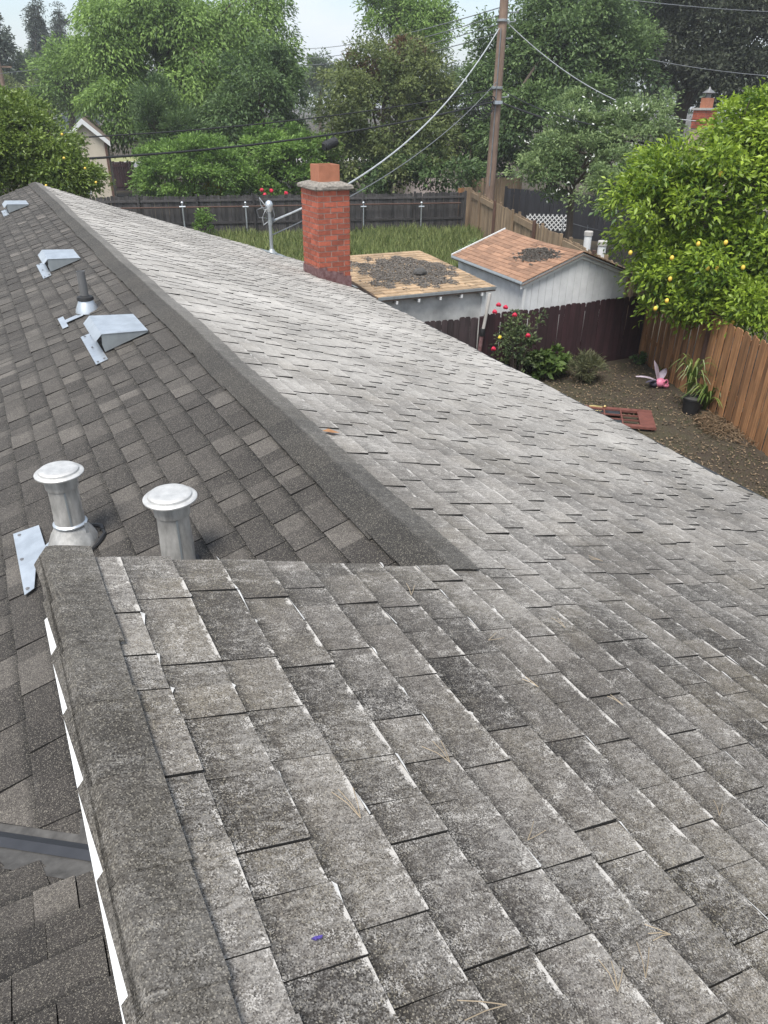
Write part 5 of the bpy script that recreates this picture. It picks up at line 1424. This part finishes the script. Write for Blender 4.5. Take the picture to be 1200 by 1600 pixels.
m = MB(); m.tube([dp(.95, .06, .1), dp(1.12, .06, .11), dp(1.2, .06, .105)], .022, 8); m.ico(dp(.9, .06, .12), (.035, .035, .03)); m.build('handle', M_BRASS, t, True)
m = MB(); m.prism([dp(.4, .02, .0), dp(1.9, -.25, .0), dp(1.9, -.15, .0), dp(.4, .1, .0)], (0, 0, 0.01), (0, 0, .045)); o_ = m.build('wood_batten', M_BROWNW, None); tag(o_, 'thin brown batten on the dirt beside the old door', 'batten')
scatter('twig_pile', [(11.6, 7.6), (12.3, 8.0), (12.4, 9.2), (11.7, 9.2), (11.2, 8.4)], 1500, .16, .012, mat_leaf('dry_twig', (.12, .085, .05), (.30, .21, .13), .1, .8), 9, 'heap of dry brown twigs at the foot of the cedar fence', 'twigs', 0, .02, .10)

# ------------------------------------------------------------------ bits lying on the roof
def needle(px_, py_, k, L, label):
    p = PR(px_, py_); t = thing('pine_needle', label, 'pine needle', p + np.array([0, 0, .014]), 'dry pine needles on the dusty shingles')
    g = random.Random(k); a = g.uniform(0, 3.1)
    for j in range(2 if k % 3 else 3):
        b = a + (j - .5) * g.uniform(.25, .5); u_, v_ = p[1], (p[0] - X0) / CT
        m = MB(); m.tube([fr_right(u_, v_, .017), fr_right(u_ + L * .5 * math.sin(b), v_ + L * .5 * math.cos(b), .017 + .002 * j), fr_right(u_ + L * math.sin(b + .03), v_ + L * math.cos(b + .03), .016)], .0010, 4)
        m.build('needle', M_NEEDLE, t)
for k, (px_, py_) in enumerate([(1042, 1470), (820, 1322), (785, 1585), (958, 1562), (1002, 1540), (838, 1082), (940, 880), (640, 940), (1120, 1280), (700, 1200), (970, 1110), (880, 990), (560, 1290), (1010, 760), (760, 1010)]):
    needle(px_, py_, k, .05 + .04 * ((k * 7) % 5) / 5, 'dry brown pine needles lying on the dusty grey shingles')
p = PR(515, 678); u_, v_ = p[1], (p[0] - X0) / CT
m = MB(); m.add([fr_right(u_, v_ - .05, .014), fr_right(u_ + .03, v_, .022), fr_right(u_, v_ + .06, .016), fr_right(u_ - .03, v_, .02)], [(0, 1, 2), (0, 2, 3)])
o_ = m.build('dead_leaf', M_CEDAR, None); tag(o_, 'single curled reddish dead leaf on the shingles near the long ridge', 'leaf')
p = PR(492, 1480); u_, v_ = p[1], (p[0] - X0) / CT
m = MB(); m.prism([fr_right(u_ + a, v_ + b, .014) for a, b in ((0, -.010), (.002, -.002), (.001, .011), (-.003, .008), (-.004, -.004))], (0, 0, 0), (0, 0, .003))
o_ = m.build('wrapper_scrap', mat_plain('purple_blue_foil', (.10, .07, .30), .3, .3, var=.5, scale=300), None); tag(o_, 'tiny purple and blue wrapper scrap on the near shingles', 'scrap')

# ------------------------------------------------------------------ air
m = MB(); m.box((-905, -905, -1.0), (905, 905, 26.0))
hm = bpy.data.materials.new('haze'); hm.use_nodes = True; hn = hm.node_tree.nodes; hn.clear()
ho = hn.new('ShaderNodeOutputMaterial'); hv = hn.new('ShaderNodeVolumePrincipled')
hv.inputs['Color'].default_value = (.96, .98, 1.0, 1); hv.inputs['Density'].default_value = .0009; hv.inputs['Anisotropy'].default_value = .25
hm.node_tree.links.new(hv.outputs[0], ho.inputs['Volume'])
hz_ = m.build('haze', hm); hz_['kind'] = 'stuff'; hz_['label'] = 'thin pale haze hanging over the whole neighbourhood'; hz_['category'] = 'haze'
